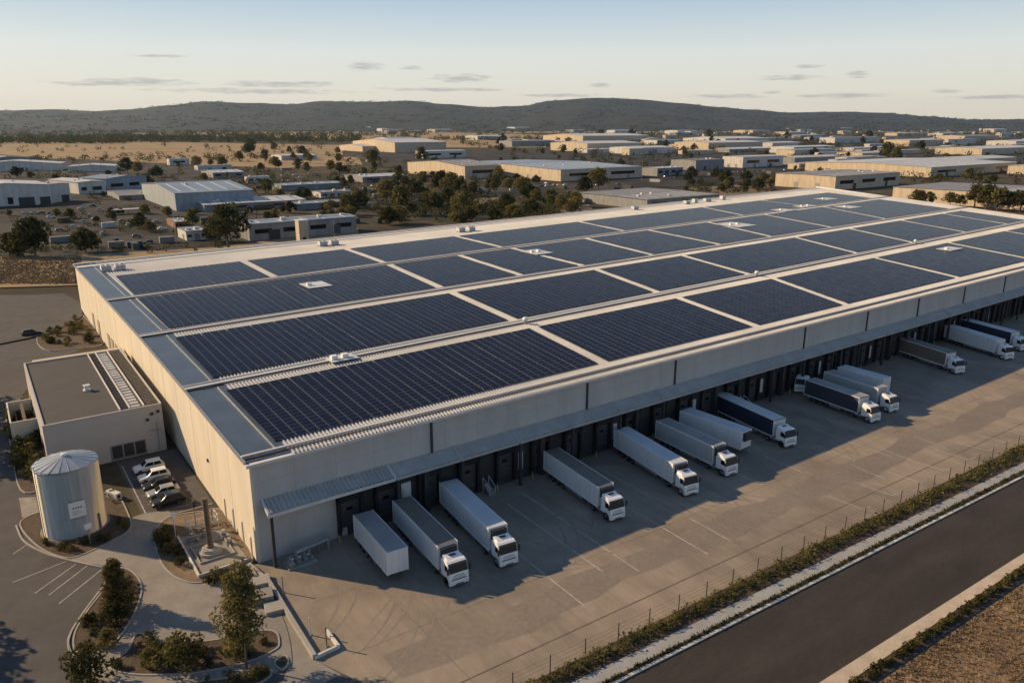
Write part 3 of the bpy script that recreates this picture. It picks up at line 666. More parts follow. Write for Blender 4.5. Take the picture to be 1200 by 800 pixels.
def make_cab(root, x0, wm=None, deflector=True):
    """tractor cab, rear of the cab at x0, looking along +x"""
    wm = wm or M_white
    if 'cab' not in MESHC:
        q = MB(); pr = [(.0, .95), (.0, 2.85), (.25, 3.02), (1.35, 3.0), (1.72, 2.86), (2.12, 1.8), (2.2, 1.2), (2.2, .95)]
        q.side(pr, -CABW, CABW); MESHC['cab'] = q.mesh('cab', wm, bevel=.07)
        q = MB(); q.side([(.95, .38), (.95, .95), (2.2, .95), (2.26, .7), (2.24, .38)], -CABW, CABW); MESHC['bumper'] = q.mesh('bumper', wm, bevel=.05)
        q = MB(); q.quad((1.745, -1.12, 2.79), (2.105, -1.15, 1.84), (2.105, 1.15, 1.84), (1.745, 1.12, 2.79)); q.v = [(a + .03, b, c + .012) for a, b, c in q.v]; MESHC['windscreen'] = q.mesh('windscreen', M_glass)
        for s_ in (-1, 1):
            q = MB(); y = s_ * (CABW + .006); q.quad((1.0, y, 1.85), (2.0, y, 1.83), (1.72, y, 2.6), (1.0, y, 2.6)); MESHC['window', s_] = q.mesh('side_window', M_glass)
            q = MB(); q.box(2.1, s_ * 1.24, 1.85, 2.2, s_ * 1.5, 2.65) if s_ > 0 else q.box(2.1, -1.5, 1.85, 2.2, -1.24, 2.65); MESHC['mirror', s_] = q.mesh('mirror', M_chassis, bevel=.04)
            q = MB(); q.box(2.2, s_ * .98 - .2, .62, 2.275, s_ * .98 + .2, .86); MESHC['lamp', s_] = q.mesh('headlight', M_lamp, bevel=.02)
            q = MB(); q.box(-1.6, s_ * .85 - .2, .55, -.1, s_ * .85 + .2, 1.05); MESHC['tank', s_] = q.mesh('fuel_tank', M_steel, bevel=.1)
            q = MB(); q.lathe((1.3, s_ * 1.05, .5), [(.66, -.17), (.66, .17)], 18, axis='y'); MESHC['arch', s_] = q.mesh('wheel_arch', M_chassis)
        q = MB(); 
        for j, (hw, hh) in enumerate(((.95, .1), (.8, .045), (.8, .045), (.62, .05))): q.box(2.12, -hw, 1.0 + j * .17, 2.218 - j * .014, hw, 1.0 + j * .17 + hh)
        MESHC['grille'] = q.mesh('grille', M_grille)
        q = MB(); q.hexa([(.05, -1.12, 2.97), (1.35, -.98, 2.95), (1.35, .98, 2.95), (.05, 1.12, 2.97)], [(.1, -1.05, 3.3), (.75, -.88, 3.14), (.75, .88, 3.14), (.1, 1.05, 3.3)]); MESHC['deflector'] = q.mesh('roof_deflector', wm, bevel=.05)
        q = MB(); q.box(.85, -.42, 3.5, 1.2, .42, 3.53); q.v = [(a - .5, b, c - .27) for a, b, c in q.v]; MESHC['hatch'] = q.mesh('roof_hatch', M_chassis)
        q = MB(); q.hexa([(1.7, -1.1, 2.84), (1.98, -1.12, 2.74), (1.98, 1.12, 2.74), (1.7, 1.1, 2.84)], [(1.7, -1.1, 2.88), (1.98, -1.12, 2.78), (1.98, 1.12, 2.78), (1.7, 1.1, 2.88)]); MESHC['visor'] = q.mesh('sun_visor', M_chassis)
        q = MB(); q.box(-3.3, -.45, .6, 1.0, .45, .9); MESHC['chassis'] = q.mesh('tractor_chassis', M_chassis)
        q = MB(); q.box(2.262, -.5, .45, 2.275, .5, .57); MESHC['plate'] = q.mesh('air_intake', M_grille)
    c = link_mesh('cab', MESHC['cab'], root, (x0, 0, 0))
    link_mesh('windscreen', MESHC['windscreen'], c); link_mesh('grille', MESHC['grille'], c); link_mesh('sun_visor', MESHC['visor'], c); link_mesh('air_intake', MESHC['plate'], c)
    if deflector: link_mesh('roof_deflector', MESHC['deflector'], c)
    link_mesh('roof_hatch', MESHC['hatch'], c)
    for s_ in (-1, 1):
        link_mesh('side_window', MESHC['window', s_], c); link_mesh('mirror', MESHC['mirror', s_], c); link_mesh('wheel_arch', MESHC['arch', s_], c)
        link_mesh('headlight', MESHC['lamp', s_], c); link_mesh('fuel_tank', MESHC['tank', s_], root, (x0, 0, 0))
        wheel(root, x0 + 1.3, s_ * 1.02); wheel(root, x0 - 1.75, s_ * .98, w=.5)
    link_mesh('bumper', MESHC['bumper'], root, (x0, 0, 0)); link_mesh('tractor_chassis', MESHC['chassis'], root, (x0, 0, 0))
def make_trailer(root, xr, xf, side_m, roof_m, front_m, hgt=4.0, reefer=True, curtain=False, rear=-2.9):
    """box trailer from rear xr to front xf"""
    w = 1.27; z0 = 1.12
    q = MB(); q.box(xr, -w, z0, xf, w, hgt - .03); body = q.build('trailer_body', side_m, root, bevel=.03)
    q = MB(); q.box(xr + .05, -w + .05, hgt - .029, xf - .05, w - .05, hgt + .012); q.build('trailer_roof', roof_m, body)
    q = MB()
    for s_ in (-1, 1):
        q.box(xr - .01, s_ * w - .035, hgt - .1, xf + .01, s_ * w + .035, hgt + .03); q.box(xr - .01, s_ * w - .03, z0 - .08, xf + .01, s_ * w + .03, z0 + .12)
        q.box(xf - .06, s_ * w - .04, z0, xf + .025, s_ * w + .04, hgt + .02); q.box(xr - .02, s_ * w - .04, z0, xr + .06, s_ * w + .04, hgt + .02)
    q.build('corner_trim', M_white if not curtain else M_offwhite, body)
    q = MB(); n = max(4, int((xf - xr) / 1.15))
    for k in range(1, n):
        x = xr + (xf - xr) * k / n
        for s_ in (-1, 1): q.box(x - (.014 if not curtain else .045), s_ * (w + .001) - .008, z0 + .13, x + (.014 if not curtain else .045), s_ * (w + .001) + .008, hgt - .11)
    q.build('panel_seam', side_m, body)
    q = MB(); q.box(xf + .002, -w + .06, z0 + .1, xf + .03, w - .06, hgt - .12); q.build('front_panel', front_m, body)
    if reefer:
        q = MB(); q.box(xf + .031, -.98, 2.5, xf + .48, .98, 3.82); r = q.build('cooling_unit', M_chassis, body, bevel=.05)
        q = MB(); q.box(xf + .48, -.8, 2.75, xf + .5, .8, 3.5); q.build('grille', M_grille, r)
    q = MB(); q.box(xr + .1, -.5, .75, xf - .3, -.3, z0 - .01); q.box(xr + .1, .3, .75, xf - .3, .5, z0 - .01)
    for k in range(7): x = xr + .4 + k * (xf - xr - 1) / 6; q.box(x, -1.15, .95, x + .1, 1.15, z0 - .012)
    q.build('trailer_chassis', M_chassis, root)
    for s_ in (-1, 1):
        q = MB(); q.box(xr + 5.6, s_ * 1.2 - .02, .55, xf - 3.6, s_ * 1.2 + .02, .95); q.build('side_guard', M_pipe, root)
        for k in range(3): wheel(root, xr + 2.4 + k * 1.3, s_ * 1.03, .48, .36)
        q = MB(); q.box(xf - 3.0, s_ * .7 - .08, .05, xf - 2.8, s_ * .7 + .08, 1.0); q.build('landing_leg', M_pipe, root)
    for s_ in (-1, 1): q = MB(); q.box(xr + 1.55, s_ * 1.03 - .22, .25, xr + 1.58, s_ * 1.03 + .22, .95); q.build('mud_flap', M_black, root)
    q = MB(); q.box(xr - .05, -1.2, .5, xr + .08, 1.2, .75); q.build('rear_bumper', M_red, root)
    return body
M_side_white = mat('trailer_white', (.67, .68, .68), .4, col2=(.55, .545, .53), scale=.8, fine=.04, stretch=(2.2, 2.2, .35), contrast=(.45, .8))
M_side_grey = mat('trailer_grey', (.42, .44, .44), .45, col2=(.34, .345, .335), scale=.8, fine=.04, stretch=(2.2, 2.2, .35), contrast=(.45, .8))
M_side_navy = mat('curtain_navy', (.020, .028, .055), .5, var=.12, scale=.4)
M_side_slate = mat('curtain_slate', (.042, .055, .075), .5, var=.12, scale=.4)
M_side_taupe = mat('trailer_taupe', (.20, .165, .125), .5, var=.08, scale=.3, fine=.04)
M_roof_brown = mat('trailer_roof_dusty', (.155, .14, .122), .6, var=.12, scale=.4, fine=.06)
M_roof_pale = mat('trailer_roof_pale', (.50, .53, .56), .5, var=.08, scale=.3, fine=.04)
M_roof_grey = mat('trailer_roof_grey', (.27, .275, .275), .55, var=.1, scale=.3, fine=.05)
TG = 'lorries at the loading docks'
def lorry(rear, front, side_m, roof_m, front_m, label, reefer=True, curtain=False, name='semi_truck', cab=True, length=None):
    """rear: pixel of the rear left top corner, front: pixel of the front left foot"""
    P = at(*rear, 4.0); Q = at(*front, .35); P.z = Q.z = 0
    d = (Q - P); ln = length or d.length; d.normalize(); side = Vector((-d.y, d.x, 0))
    ln = max(ln, 13.0) if cab else ln
    root = empty(name, Q - d * ln / 2 + side * 1.25, dirang(d), label, 'truck' if cab else 'trailer', TG if cab else 'trailers left at the docks without a cab')
    xr, xf = -ln / 2, ln / 2
    if cab:
        make_cab(root, xf - 2.25); make_trailer(root, xr, xf - 2.85, side_m, roof_m, front_m, reefer=reefer, curtain=curtain)
    else: make_trailer(root, xr, xf, side_m, roof_m, front_m, reefer=reefer, curtain=curtain)
    return root
t1 = lorry((414, 603), (455, 681), M_side_white, M_roof_grey, M_side_white, 'short white trailer without a cab beside the pipework, nearest the gable corner', reefer=False, cab=False, name='semi_trailer')
q = MB(); q.box(0, -.55, 2.9, .06, .35, 3.35); q.build('maker_plate', M_chassis, t1, loc=(4.42, 0, 0))
lorry((460, 586), (527, 688), M_side_white, M_roof_brown, M_offwhite, 'white truck with dusty brown trailer roof parked right beside the cabless white trailer')
lorry((515, 565), (586, 665), M_side_white, M_roof_pale, M_side_white, 'white truck with a bright pale roof, second cab from the gable corner')
lorry((637.5, 528), (715, 610.5), M_side_white, M_roof_brown, M_offwhite, 'white truck with brown trailer roof standing alone between empty bays')
lorry((720, 502.5), (802.5, 581), M_side_white, M_roof_pale, M_side_white, 'white truck with pale roof parked left of the grey trailer truck')
lorry((769, 492.5), (851, 558), M_side_grey, M_roof_grey, M_side_grey, 'grey trailer truck between a white truck and a cabless white trailer')
lorry((797, 481), (867.5, 532), M_side_white, M_roof_pale, M_side_white, 'white cabless trailer with dark front unit between grey truck and navy truck', cab=False, name='semi_trailer')
lorry((837, 461), (920, 524), M_side_navy, M_roof_pale, M_offwhite, 'navy curtain sided truck with pale roof beside the cabless white trailer', reefer=False, curtain=True)
lorry((944, 444.5), (1021, 495), M_side_slate, M_roof_grey, M_offwhite, 'slate blue curtain sided truck in front of a grey truck', reefer=False, curtain=True)
lorry((966, 435), (1043, 483), M_side_grey, M_roof_grey, M_side_grey, 'grey truck half hidden behind the slate blue curtain sided truck', reefer=False)
tb = lorry((1001, 428), (1045, 452), M_side_white, M_roof_pale, M_side_white, 'small pale trailer behind the half hidden grey truck', reefer=False, cab=False, name='semi_trailer', length=9.5)
tb.location = L(97.6, -7.4); tb.rotation_euler = (0, 0, dirang(-V))
lorry((1054, 396), (1120, 437.6), M_side_taupe, M_roof_brown, M_offwhite, 'taupe brown truck parked alone before two far trucks', reefer=False)
lorry((1108, 381), (1178, 421), M_side_white, M_roof_pale, M_offwhite, 'white trailer truck beside the farthest navy truck', reefer=False)
lorry((1127, 374), (1196, 411), M_side_navy, M_roof_pale, M_offwhite, 'farthest truck, navy curtain sides, cab at the right picture edge', reefer=False, curtain=True)
tu = empty('tractor_unit', at(939, 459), dirang(-U - V * .5), 'white cab unit without trailer tucked behind the slate blue truck', 'truck', TG)
make_cab(tu, -.8)

# ------------------------------------------------------------------ cars
def car_proto(paint, kind, loc, rz, label, group):
    root = empty('parked_car', loc, rz, label, 'car', group)
    Ln, W = 4.3, .88
    if ('car', paint.name, kind) not in MESHC:
        roofh = 1.62 if kind == 'suv' else 1.46
        q = MB(); lo = [(-2.1, .32), (-2.15, .75), (-2.08, .98), (-.9, 1.0), (1.0, .98), (1.95, .82), (2.13, .62), (2.12, .32)]
        q.side(lo, -W, W); body = q.mesh('body', paint, bevel=.07, smooth=True)
        back = -2.0 if kind == 'suv' else -1.75
        q = MB(); b4 = [(back - .02, .97), (1.05, .97), (.25, roofh), (back + .35, roofh)]
        lo_ = [(b4[0][0], -W + .04, .96), (b4[1][0], -W + .04, .96), (b4[1][0], W - .04, .96), (b4[0][0], W - .04, .96)]
        hi_ = [(b4[3][0], -W + .2, roofh), (b4[2][0], -W + .2, roofh), (b4[2][0], W - .2, roofh), (b4[3][0], W - .2, roofh)]
        q.hexa(lo_, hi_); cabin = q.mesh('cabin', paint, bevel=.05, smooth=True)
        def lerp(a, b, t): return tuple(x + (y - x) * t for x, y in zip(a, b))
        gl = []
        for s_ in (0, 1):
            A, B_, C, D = (lo_[0], lo_[1], hi_[1], hi_[0]) if s_ == 0 else (lo_[3], lo_[2], hi_[2], hi_[3])
            q = MB(); n_ = -.014 if s_ == 0 else .014
            def bl(x, y): p = lerp(lerp(A, B_, x), lerp(D, C, x), y); return (p[0], p[1] + n_, p[2] + .004)
            q.quad(bl(.08, .12), bl(.47, .12), bl(.47, .86), bl(.08, .86)); q.quad(bl(.5, .12), bl(.93, .12), bl(.93, .86), bl(.5, .86)); gl.append(q.mesh('side_window', M_glass))
        for A, B_, C, D, dx, nm in ((lo_[1], lo_[2], hi_[2], hi_[1], .016, 'windscreen'), (lo_[0], lo_[3], hi_[3], hi_[0], -.016, 'rear_window')):
            q = MB(); f = lambda x, y: tuple(lerp(lerp(A, B_, x), lerp(D, C, x), y)[i] + (dx if i == 0 else (.012 if i == 2 else 0)) for i in range(3))
            q.quad(f(.06, .1), f(.94, .1), f(.94, .9), f(.06, .9)); gl.append(q.mesh(nm, M_glass))
        hl = []
        for s_ in (-1, 1):
            q = MB(); q.box(2.02, s_ * .64 - .17, .62, 2.14, s_ * .64 + .17, .76); hl.append(('headlight', q.mesh('headlight', M_lamp, bevel=.02)))
            q = MB(); q.box(-2.17, s_ * .7 - .1, .7, -2.1, s_ * .7 + .1, .95); hl.append(('tail_light', q.mesh('tail_light', M_red, bevel=.02)))
        MESHC['car', paint.name, kind] = (body, cabin, gl, hl)
    body, cabin, gl, hl = MESHC['car', paint.name, kind]
    link_mesh('body', body, root); c = link_mesh('cabin', cabin, root)
    for g in gl: link_mesh(g.name.split('.')[0], g, c)
    for nm, h_ in hl: link_mesh(nm, h_, root)
    for x in (-1.3, 1.32):
        for s_ in (-1, 1): wheel(root, x, s_ * .8, .33, .2)
    return root
P_white = mat('car_paint_white', (.75, .75, .74), .2, var=.02); P_dark = mat('car_paint_black', (.02, .021, .024), .2, var=.05)
P_grey = mat('car_paint_grey', (.09, .092, .095), .25, var=.05); P_silver = mat('car_paint_silver', (.42, .43, .44), .25, metal=.5, var=.03); P_red = mat('car_paint_red', (.25, .03, .02), .25, var=.05)
CG = 'cars parked between the tank and the warehouse'
for b, pm, kd, lab in ((29.6, P_white, 'suv', 'white car parked farthest from the path beside the grey equipment box'), (26.4, P_white, 'suv', 'second white car of the row between two cars by the warehouse wall'),
                       (23.7, P_dark, 'hatch', 'black car parked between the second white car and the silver one'), (21.2, P_silver, 'hatch', 'silver car of the parked row between two black cars'),
                       (18.6, P_dark, 'suv', 'black car at the near end of the parked row, closest to the path')):
    car_proto(pm, kd, L(-4.6, b, 0) + Vector((0, 0, .03)), dirang(U) + pi + .05 * R.uniform(-1, 1), lab, CG)
car_proto(P_dark, 'suv', at(37, 393) + Vector((0, 0, .05)), dirang(U) + .1, 'single dark car on the side road left of the warehouse', 'cars on the side road')

# ------------------------------------------------------------------ annex
ax = empty('annex_building', L(-15, 35.5), UANG, 'low pale annex with flat grey roof beside the warehouse gable', 'building')
def annex():
    A0, A1, B0, B1, Z = -15, -1.3, 35.3, 67.0, 6.4
    q = MB(); q.hexa([L(A0, B0), L(A1, B0), L(A1 + .2, B1), L(A0, B1)], [L(A0, B0, Z), L(A1, B0, Z), L(A1 + .2, B1, Z), L(A0, B1, Z)]); wpart(q, 'wall', M_annex, ax)
    q = MB(); P = [L(A0 + .35, B0 + .3, Z), L(A1 - .3, B0 + .3, Z), L(A1 - .1, B1 - .35, Z), L(A0 + .35, B1 - .35, Z)]
    q.hexa([p - Vector((0, 0, .1)) for p in P], [p + Vector((0, 0, .02)) for p in P]); rf = wpart(q, 'roof', M_grey_roof, ax)
    q = MB()
    for a0, b0, a1, b1 in ((A0, B0, A1, B0 + .25), (A0, B1 - .25, A1 + .2, B1), (A0, B0 + .25, A0 + .25, B1 - .25), (A1 - .2, B0 + .25, A1 + .05, B1 - .25)): q.obox(a0, b0, Z - .02, a1, b1, Z + .22)
    wpart(q, 'parapet', M_annex, ax)
    # long slatted plant strip on the roof
    q = MB(); q.obox(-6.3, B0 + .5, Z + .03, -1.6, B1 - .6, Z + .09); wpart(q, 'plant_deck', M_charcoal, rf)
    q = MB()
    n = 46
    for k in range(n):
        b = B0 + .7 + (B1 - B0 - 1.6) * k / n
        q.obox(-3.0, b, Z + .1, -1.6, b + .34, Z + .24)
    wpart(q, 'louvre', mat('weathered_slat', (.11, .10, .085), .8, var=.2), rf)
    q = MB()
    for k in range(23):
        b = B0 + .7 + (B1 - B0 - 1.6) * k / 23
        q.obox(-4.9, b, Z + .12, -3.7, b + 1.0 - R.random() * .25, Z + .2)
    wpart(q, 'skylight', mat('skylight_white', (.50, .50, .48), .4, var=.15, scale=.5), rf)
    q = MB()
    for a in (-6.25, -5.1, -3.4): q.obox(a, B0 + .5, Z + .1, a + .14, B1 - .6, Z + .34)
    wpart(q, 'cable_tray', M_trim, rf)
    q = MB(); q.obox(-6.1, B0 + .5, Z + .1, -5.2, B1 - .6, Z + .15); 
    for k in range(40): q.obox(-6.1, B0 + .8 + k * .76, Z + .16, -5.2, B0 + .95 + k * .76, Z + .22)
    wpart(q, 'plant_deck', M_chassis, rf)
    # wall fittings
    for a, z in ((-3.4, 4.6), (-2.8, 5.3), (-2.0, 5.5)):
        q = MB(); q.obox(a, B0 - .3, z, a + .35, B0 - .01, z + .3); wpart(q, 'wall_lamp', M_charcoal, ax)
    q = MB(); q.tube(L(-2.2, B0 - .25, 0), L(-2.2, B0 - .25, 4.2), .06, n=6); q.tube(L(-3.2, B0 - .2, 3.2), L(-1.6, B0 - .2, 3.2), .05, n=6); wpart(q, 'conduit', M_pipe, ax)
    q = MB(); q.obox(-13.2, B0 - .08, 0, -11.9, B0 - .01, 2.3); wpart(q, 'door', M_charcoal, ax)
    for k in range(4):
        q = MB(); q.hexa([L(A0 - .06, 39 + 6.5 * k, 1.2), L(A0 - .01, 39 + 6.5 * k, 1.2), L(A0 - .01, 42.4 + 6.5 * k, 1.2), L(A0 - .06, 42.4 + 6.5 * k, 1.2)], [L(A0 - .06, 39 + 6.5 * k, 3), L(A0 - .01, 39 + 6.5 * k, 3), L(A0 - .01, 42.4 + 6.5 * k, 3), L(A0 - .06, 42.4 + 6.5 * k, 3)])
        wpart(q, 'window', M_glass, ax)
    # lower cream wing behind and small porch on the left
    q = MB(); q.obox(-13.6, B1 + .02, 0, -.4, B1 + 6.5, 5.2); wpart(q, 'rear_wing', mat('wing_cream', (.50, .44, .34), .85, var=.06), ax)
    q = MB(); q.obox(-18.2, 49, 0, -15.02, 49.2, 3.3); q.obox(-18.2, 58.6, 0, -15.02, 58.8, 3.3); q.obox(-18.2, 49.2, 0, -18.0, 58.6, 3.3); wpart(q, 'porch_wall', M_gable, ax)
    q = MB(); q.obox(-16.6, 49.6, 2.6, -16.2, 58.2, 3.0); q.obox(-17.4, 52, 0, -17.2, 57, 2.4); wpart(q, 'porch_beam', M_bark, ax)
annex()
def flue(a, b, z, label):
    r = empty('roof_vent', L(a, b, z), UANG, label, 'roof vent')
    q = MB(); q.box(-.55, -.55, 0, .55, .55, .16); q.build('curb', M_offwhite, r)
    q = MB(); q.box(-.35, -.35, .16, .35, .35, .85); q.build('cowl', M_white, r, bevel=.05)
    q = MB(); q.box(-.5, -.5, .85, .5, .5, .95); q.build('cap', M_offwhite, r); return r
flue(-8.6, 47.5, 6.43, 'white box vent in the middle of the flat grey annex roof')
eb = empty('equipment_cabinet', at(131, 541), UANG, 'long grey equipment box between the annex and the parked white car', 'cabinet')
q = MB(); q.box(0, 0, .15, 5.2, 2.4, 2.6); q.build('housing', M_pipe, eb, bevel=.06)
q = MB(); q.box(-.1, -.1, 0, 5.3, 2.5, .149); q.build('plinth', M_concrete, eb)
q = MB()
for k in range(3): q.box(.3 + k * 1.65, -.03, .4, 1.7 + k * 1.65, -.004, 2.4)
q.build('door', M_charcoal, eb)
q = MB(); q.tube((.4, 1.2, 2.6), (.4, 1.2, 3.2), .12); q.tube((.4, 1.2, 3.2), (-2.5, 1.2, 3.2), .12); q.tube((-2.5, 1.2, 3.2), (-2.5, 1.2, .0), .12); q.build('pipe', M_pipe, eb, smooth=True)

# ------------------------------------------------------------------ water tank
TC = at(89, 616); TR = 3.65; TH_ = 9.1
tk = empty('water_tank', (TC.x, TC.y, 0), UANG, 'corrugated silver water tank with a segmented conical roof', 'water tank')
def tank():
    q = MB(); pr = []
    n = 58
    for k in range(n * 4 + 1):
        z = .12 + (TH_ - .12) * k / (n * 4); pr.append((TR + .03 * cos(2 * pi * k / 4), z))
    q.lathe((0, 0, 0), pr, 48); q.build('tank_wall', M_tank, tk, smooth=True)
    q = MB(); q.lathe((0, 0, 0), [(TR + .35, 0), (TR + .35, .12)], 40); q.build('plinth', M_concrete, tk)
    q = MB(); q.v = [(0, 0, TH_ + .95)]; N = 20
    for i in range(N):
        for fx, h_ in ((0, .12), (.04, .12), (.05, 0), (.95, 0), (.96, .12)):
            a = 2 * pi * (i + fx) / N; q.v.append(((TR + .03) * cos(a), (TR + .03) * sin(a), TH_ + .02 + h_ * .6))
    M_ = 5 * N
    for i in range(M_): q.f.append((0, 1 + i, 1 + (i + 1) % M_)); q.m.append(0)
    b = len(q.v)
    for i in range(M_): p = q.v[1 + i]; q.v.append((p[0], p[1], TH_ - .12))
    for i in range(M_): q.f.append((1 + i, b + i, b + (i + 1) % M_, 1 + (i + 1) % M_)); q.m.append(0)
    rf = q.build('tank_roof', M_tanktop, tk)
    q = MB(); q.lathe((0, 0, TH_ + .88), [(.35, 0), (.35, .2), (.15, .28)], 12); q.build('cap', M_white, rf)
    q = MB(); q.lathe((0, 0, TH_ - .2), [(TR + .035, 0), (TR + .08, .02), (TR + .08, .12), (TR + .035, .14)], 48); q.build('rim_band', M_steel, tk)
    # ladder on the left
    for a in (pi + .35,):
        q = MB(); c, s_ = cos(a), sin(a); t_ = Vector((-s_, c, 0)); r_ = Vector((c, s_, 0))
        for w in (-.24, .24): q.tube(r_ * (TR + .2) + t_ * w, r_ * (TR + .2) + t_ * w + Vector((0, 0, TH_ + .6)), .04, n=6)
        for k in range(28): q.tube(r_ * (TR + .2) - t_ * .24 + Vector((0, 0, .3 * k + .3)), r_ * (TR + .2) + t_ * .24 + Vector((0, 0, .3 * k + .3)), .022, n=5)
        q.build('ladder', M_bark, tk)
    q = MB(); q.tube((TR * .7, -TR * .75, 0), (TR * .7, -TR * .75, 2.2), .1); q.tube((TR * .7, -TR * .75, 2.2), (TR * .5, -TR * .6, 2.2), .1); q.build('outlet_pipe', M_pipe, tk)
    # sign: white board with a row of dark marks
    look = (Vector((0, 0, 0)) - TC); look.z = 0; look.normalize()
    ang = dirang(look) - UANG + .12
    sgn = MB(); w = .95; z0, z1 = 2.9, 5.0; rr = TR + .10
    sgn.box(rr, -w, z0, rr + .07, w, z1); so = sgn.build('sign_board', M_white, tk, rz=ang)
    q = MB()
    for k in range(4): q.box(rr + .071, -.52 + k * .29, 4.12, rr + .08, -.36 + k * .29, 4.3)
    for j, (y0, y1) in enumerate(((-.6, .2), (-.6, .5), (-.6, .0))): q.box(rr + .071, y0, 3.75 - j * .22, rr + .078, y1, 3.79 - j * .22)
    q.build('lettering', M_text, so)
    q = MB(); q.box(rr - .1, -w - .04, z0 - .04, rr + .05, w + .04, z1 + .04); q.build('frame', M_steel, so)
tank()
sp = empty('standpipe', at(106, 637), UANG + .3, 'yellowish standpipe with white box in front of the tank sign', 'pipe')
q = MB(); q.tube((0, 0, 0), (0, 0, 2.1), .07); q.tube((0, 0, 1.3), (0, 0, 2.1), .16, .2); q.build('pipe', mat('pipe_ochre', (.42, .35, .2), .6, var=.15), sp)
q = MB(); q.box(-.35, -.2, 2.1, .4, .25, 2.75); q.build('box', M_white, sp, bevel=.04)
pb = empty('power_cabinet', at(134, 583), UANG + .4, 'white cabinet with dark panel on the right of the tank', 'cabinet')
q = MB(); q.box(-.4, -1.2, 0, .4, 1.2, 1.0); q.build('housing', M_offwhite, pb, bevel=.04)
q = MB(); q.box(-.25, -1.23, .3, .2, -1.202, .8); q.build('panel', M_chassis, pb)

# ------------------------------------------------------------------ garden beds, paths, kerbs at lower left
def px(pts): return [at(x, y) for x, y in pts]
def garden(name, pts, mtop, kerb=True, z=.13, k=6, kw=.17, closed=True):
    line = smooth_line(px(pts), k, True)
    q = MB(); q.prism(line, -.05, z); structure(q.build(name, mtop))
    if kerb:
        q = MB(); strip_along(q, line, kw, -.06, z + .05, True); structure(q.build('kerb', M_kerb))
    return line
patch('paving', px([(285, 668), (303, 664), (316, 685), (345, 733), (369, 773), (400, 790), (380, 800), (330, 800), (340, 776), (335, 740), (318, 702)]), .02, M_concrete)
path_poly = smooth_line(px([(82, 655), (109, 641), (150, 617), (154, 607), (181, 600), (205, 604), (238, 662), (262, 664), (300, 672), (318, 700), (335, 733), (342, 772), (334, 782), (285, 801), (225, 806), (150, 803), (100, 790), (84, 770), (120, 760), (150, 730), (165, 700), (150, 676), (124, 664)]), 4, True)
q = MB(); q.prism(path_poly, -.05, .075); structure(q.build('path', M_concrete))
TB = garden('garden_bed', [(24, 617), (44, 640), (72, 653), (92, 652), (125, 637), (152, 621), (150, 602), (135, 580), (100, 580), (60, 596), (32, 606)], M_soil, z=.10)
garden('garden_bed', [(126, 668), (150, 668), (165, 684), (163, 706), (150, 733), (130, 757), (104, 768), (88, 762), (88, 742), (103, 716), (122, 690)], M_soil)
garden('garden_bed', [(182, 640), (184, 620), (200, 606), (236, 600), (262, 600), (296, 655), (262, 668), (236, 683), (210, 679), (192, 664)], M_dirt)
garden('garden_bed', [(128, 782), (150, 763), (162, 743), (188, 753), (228, 753), (261, 749), (300, 740), (322, 741), (327, 752), (322, 762), (285, 778), (225, 789), (160, 791)], M_soil)
garden('garden_bed', [(322, 777), (334, 769), (338, 778), (330, 785)], M_soil, k=4)
garden('garden_bed', [(232, 800), (270, 795), (312, 786), (316, 793), (290, 806), (240, 812)], M_soil, k=4)
garden('garden_bed', [(7, 478), (27, 470), (45, 500), (56, 560), (48, 574), (24, 574), (14, 530)], M_soil, k=4)
garden('garden_bed', [(46, 392), (90, 370), (99, 372), (122, 402), (84, 409), (52, 410)], M_soil, k=4)
# patio slab and paving by the tank
patch('paving', px([(22, 583), (46, 582), (48, 606), (26, 606)]), .02, mat('paver_grey', (.30, .27, .24), .85, var=.2, scale=1, obj=False))
patch('car_bays', [L(-7.6, 15.6), L(-.3, 15.6), L(-.3, 34.8), L(-7.6, 34.8)], .016, M_asphalt)
q = MB()
for b in (17.1, 20, 22.5, 25.1, 27.8, 31.2): ground_line(q, -6.6, b, -2.6, b, .1, .024)
ground_line(q, -7.2, 15.8, -7.2, 33, .14, .024); ground_line(q, -7.2, 15.8, -.4, 15.8, .14, .024)
for (x0, y0), (x1, y1) in (((15, 649), (33, 637)), ((15, 682), (77, 657.5)), ((40.5, 695), (89, 660.5)), ((57, 697), (104, 661)), ((69, 707), (119, 667))):
    A_, B_ = at(x0, y0), at(x1, y1); d = (B_ - A_).normalized(); n_ = Vector((-d.y, d.x, 0)) * .06; A_.z = B_.z = .012; q.quad(A_ - n_, B_ - n_, B_ + n_, A_ + n_)
structure(q.build('parking_lines', M_line))
q = MB()
strip_along(q, smooth_line(px([(19, 616), (28, 634), (52, 648), (82, 657), (124, 666)]), 6), .2, -.05, .16); strip_along(q, smooth_line(px([(124, 684), (101, 714), (83, 742), (81, 760), (94, 777), (125, 793), (160, 800)]), 6), .2, -.05, .16)
structure(q.build('kerb', M_kerb))

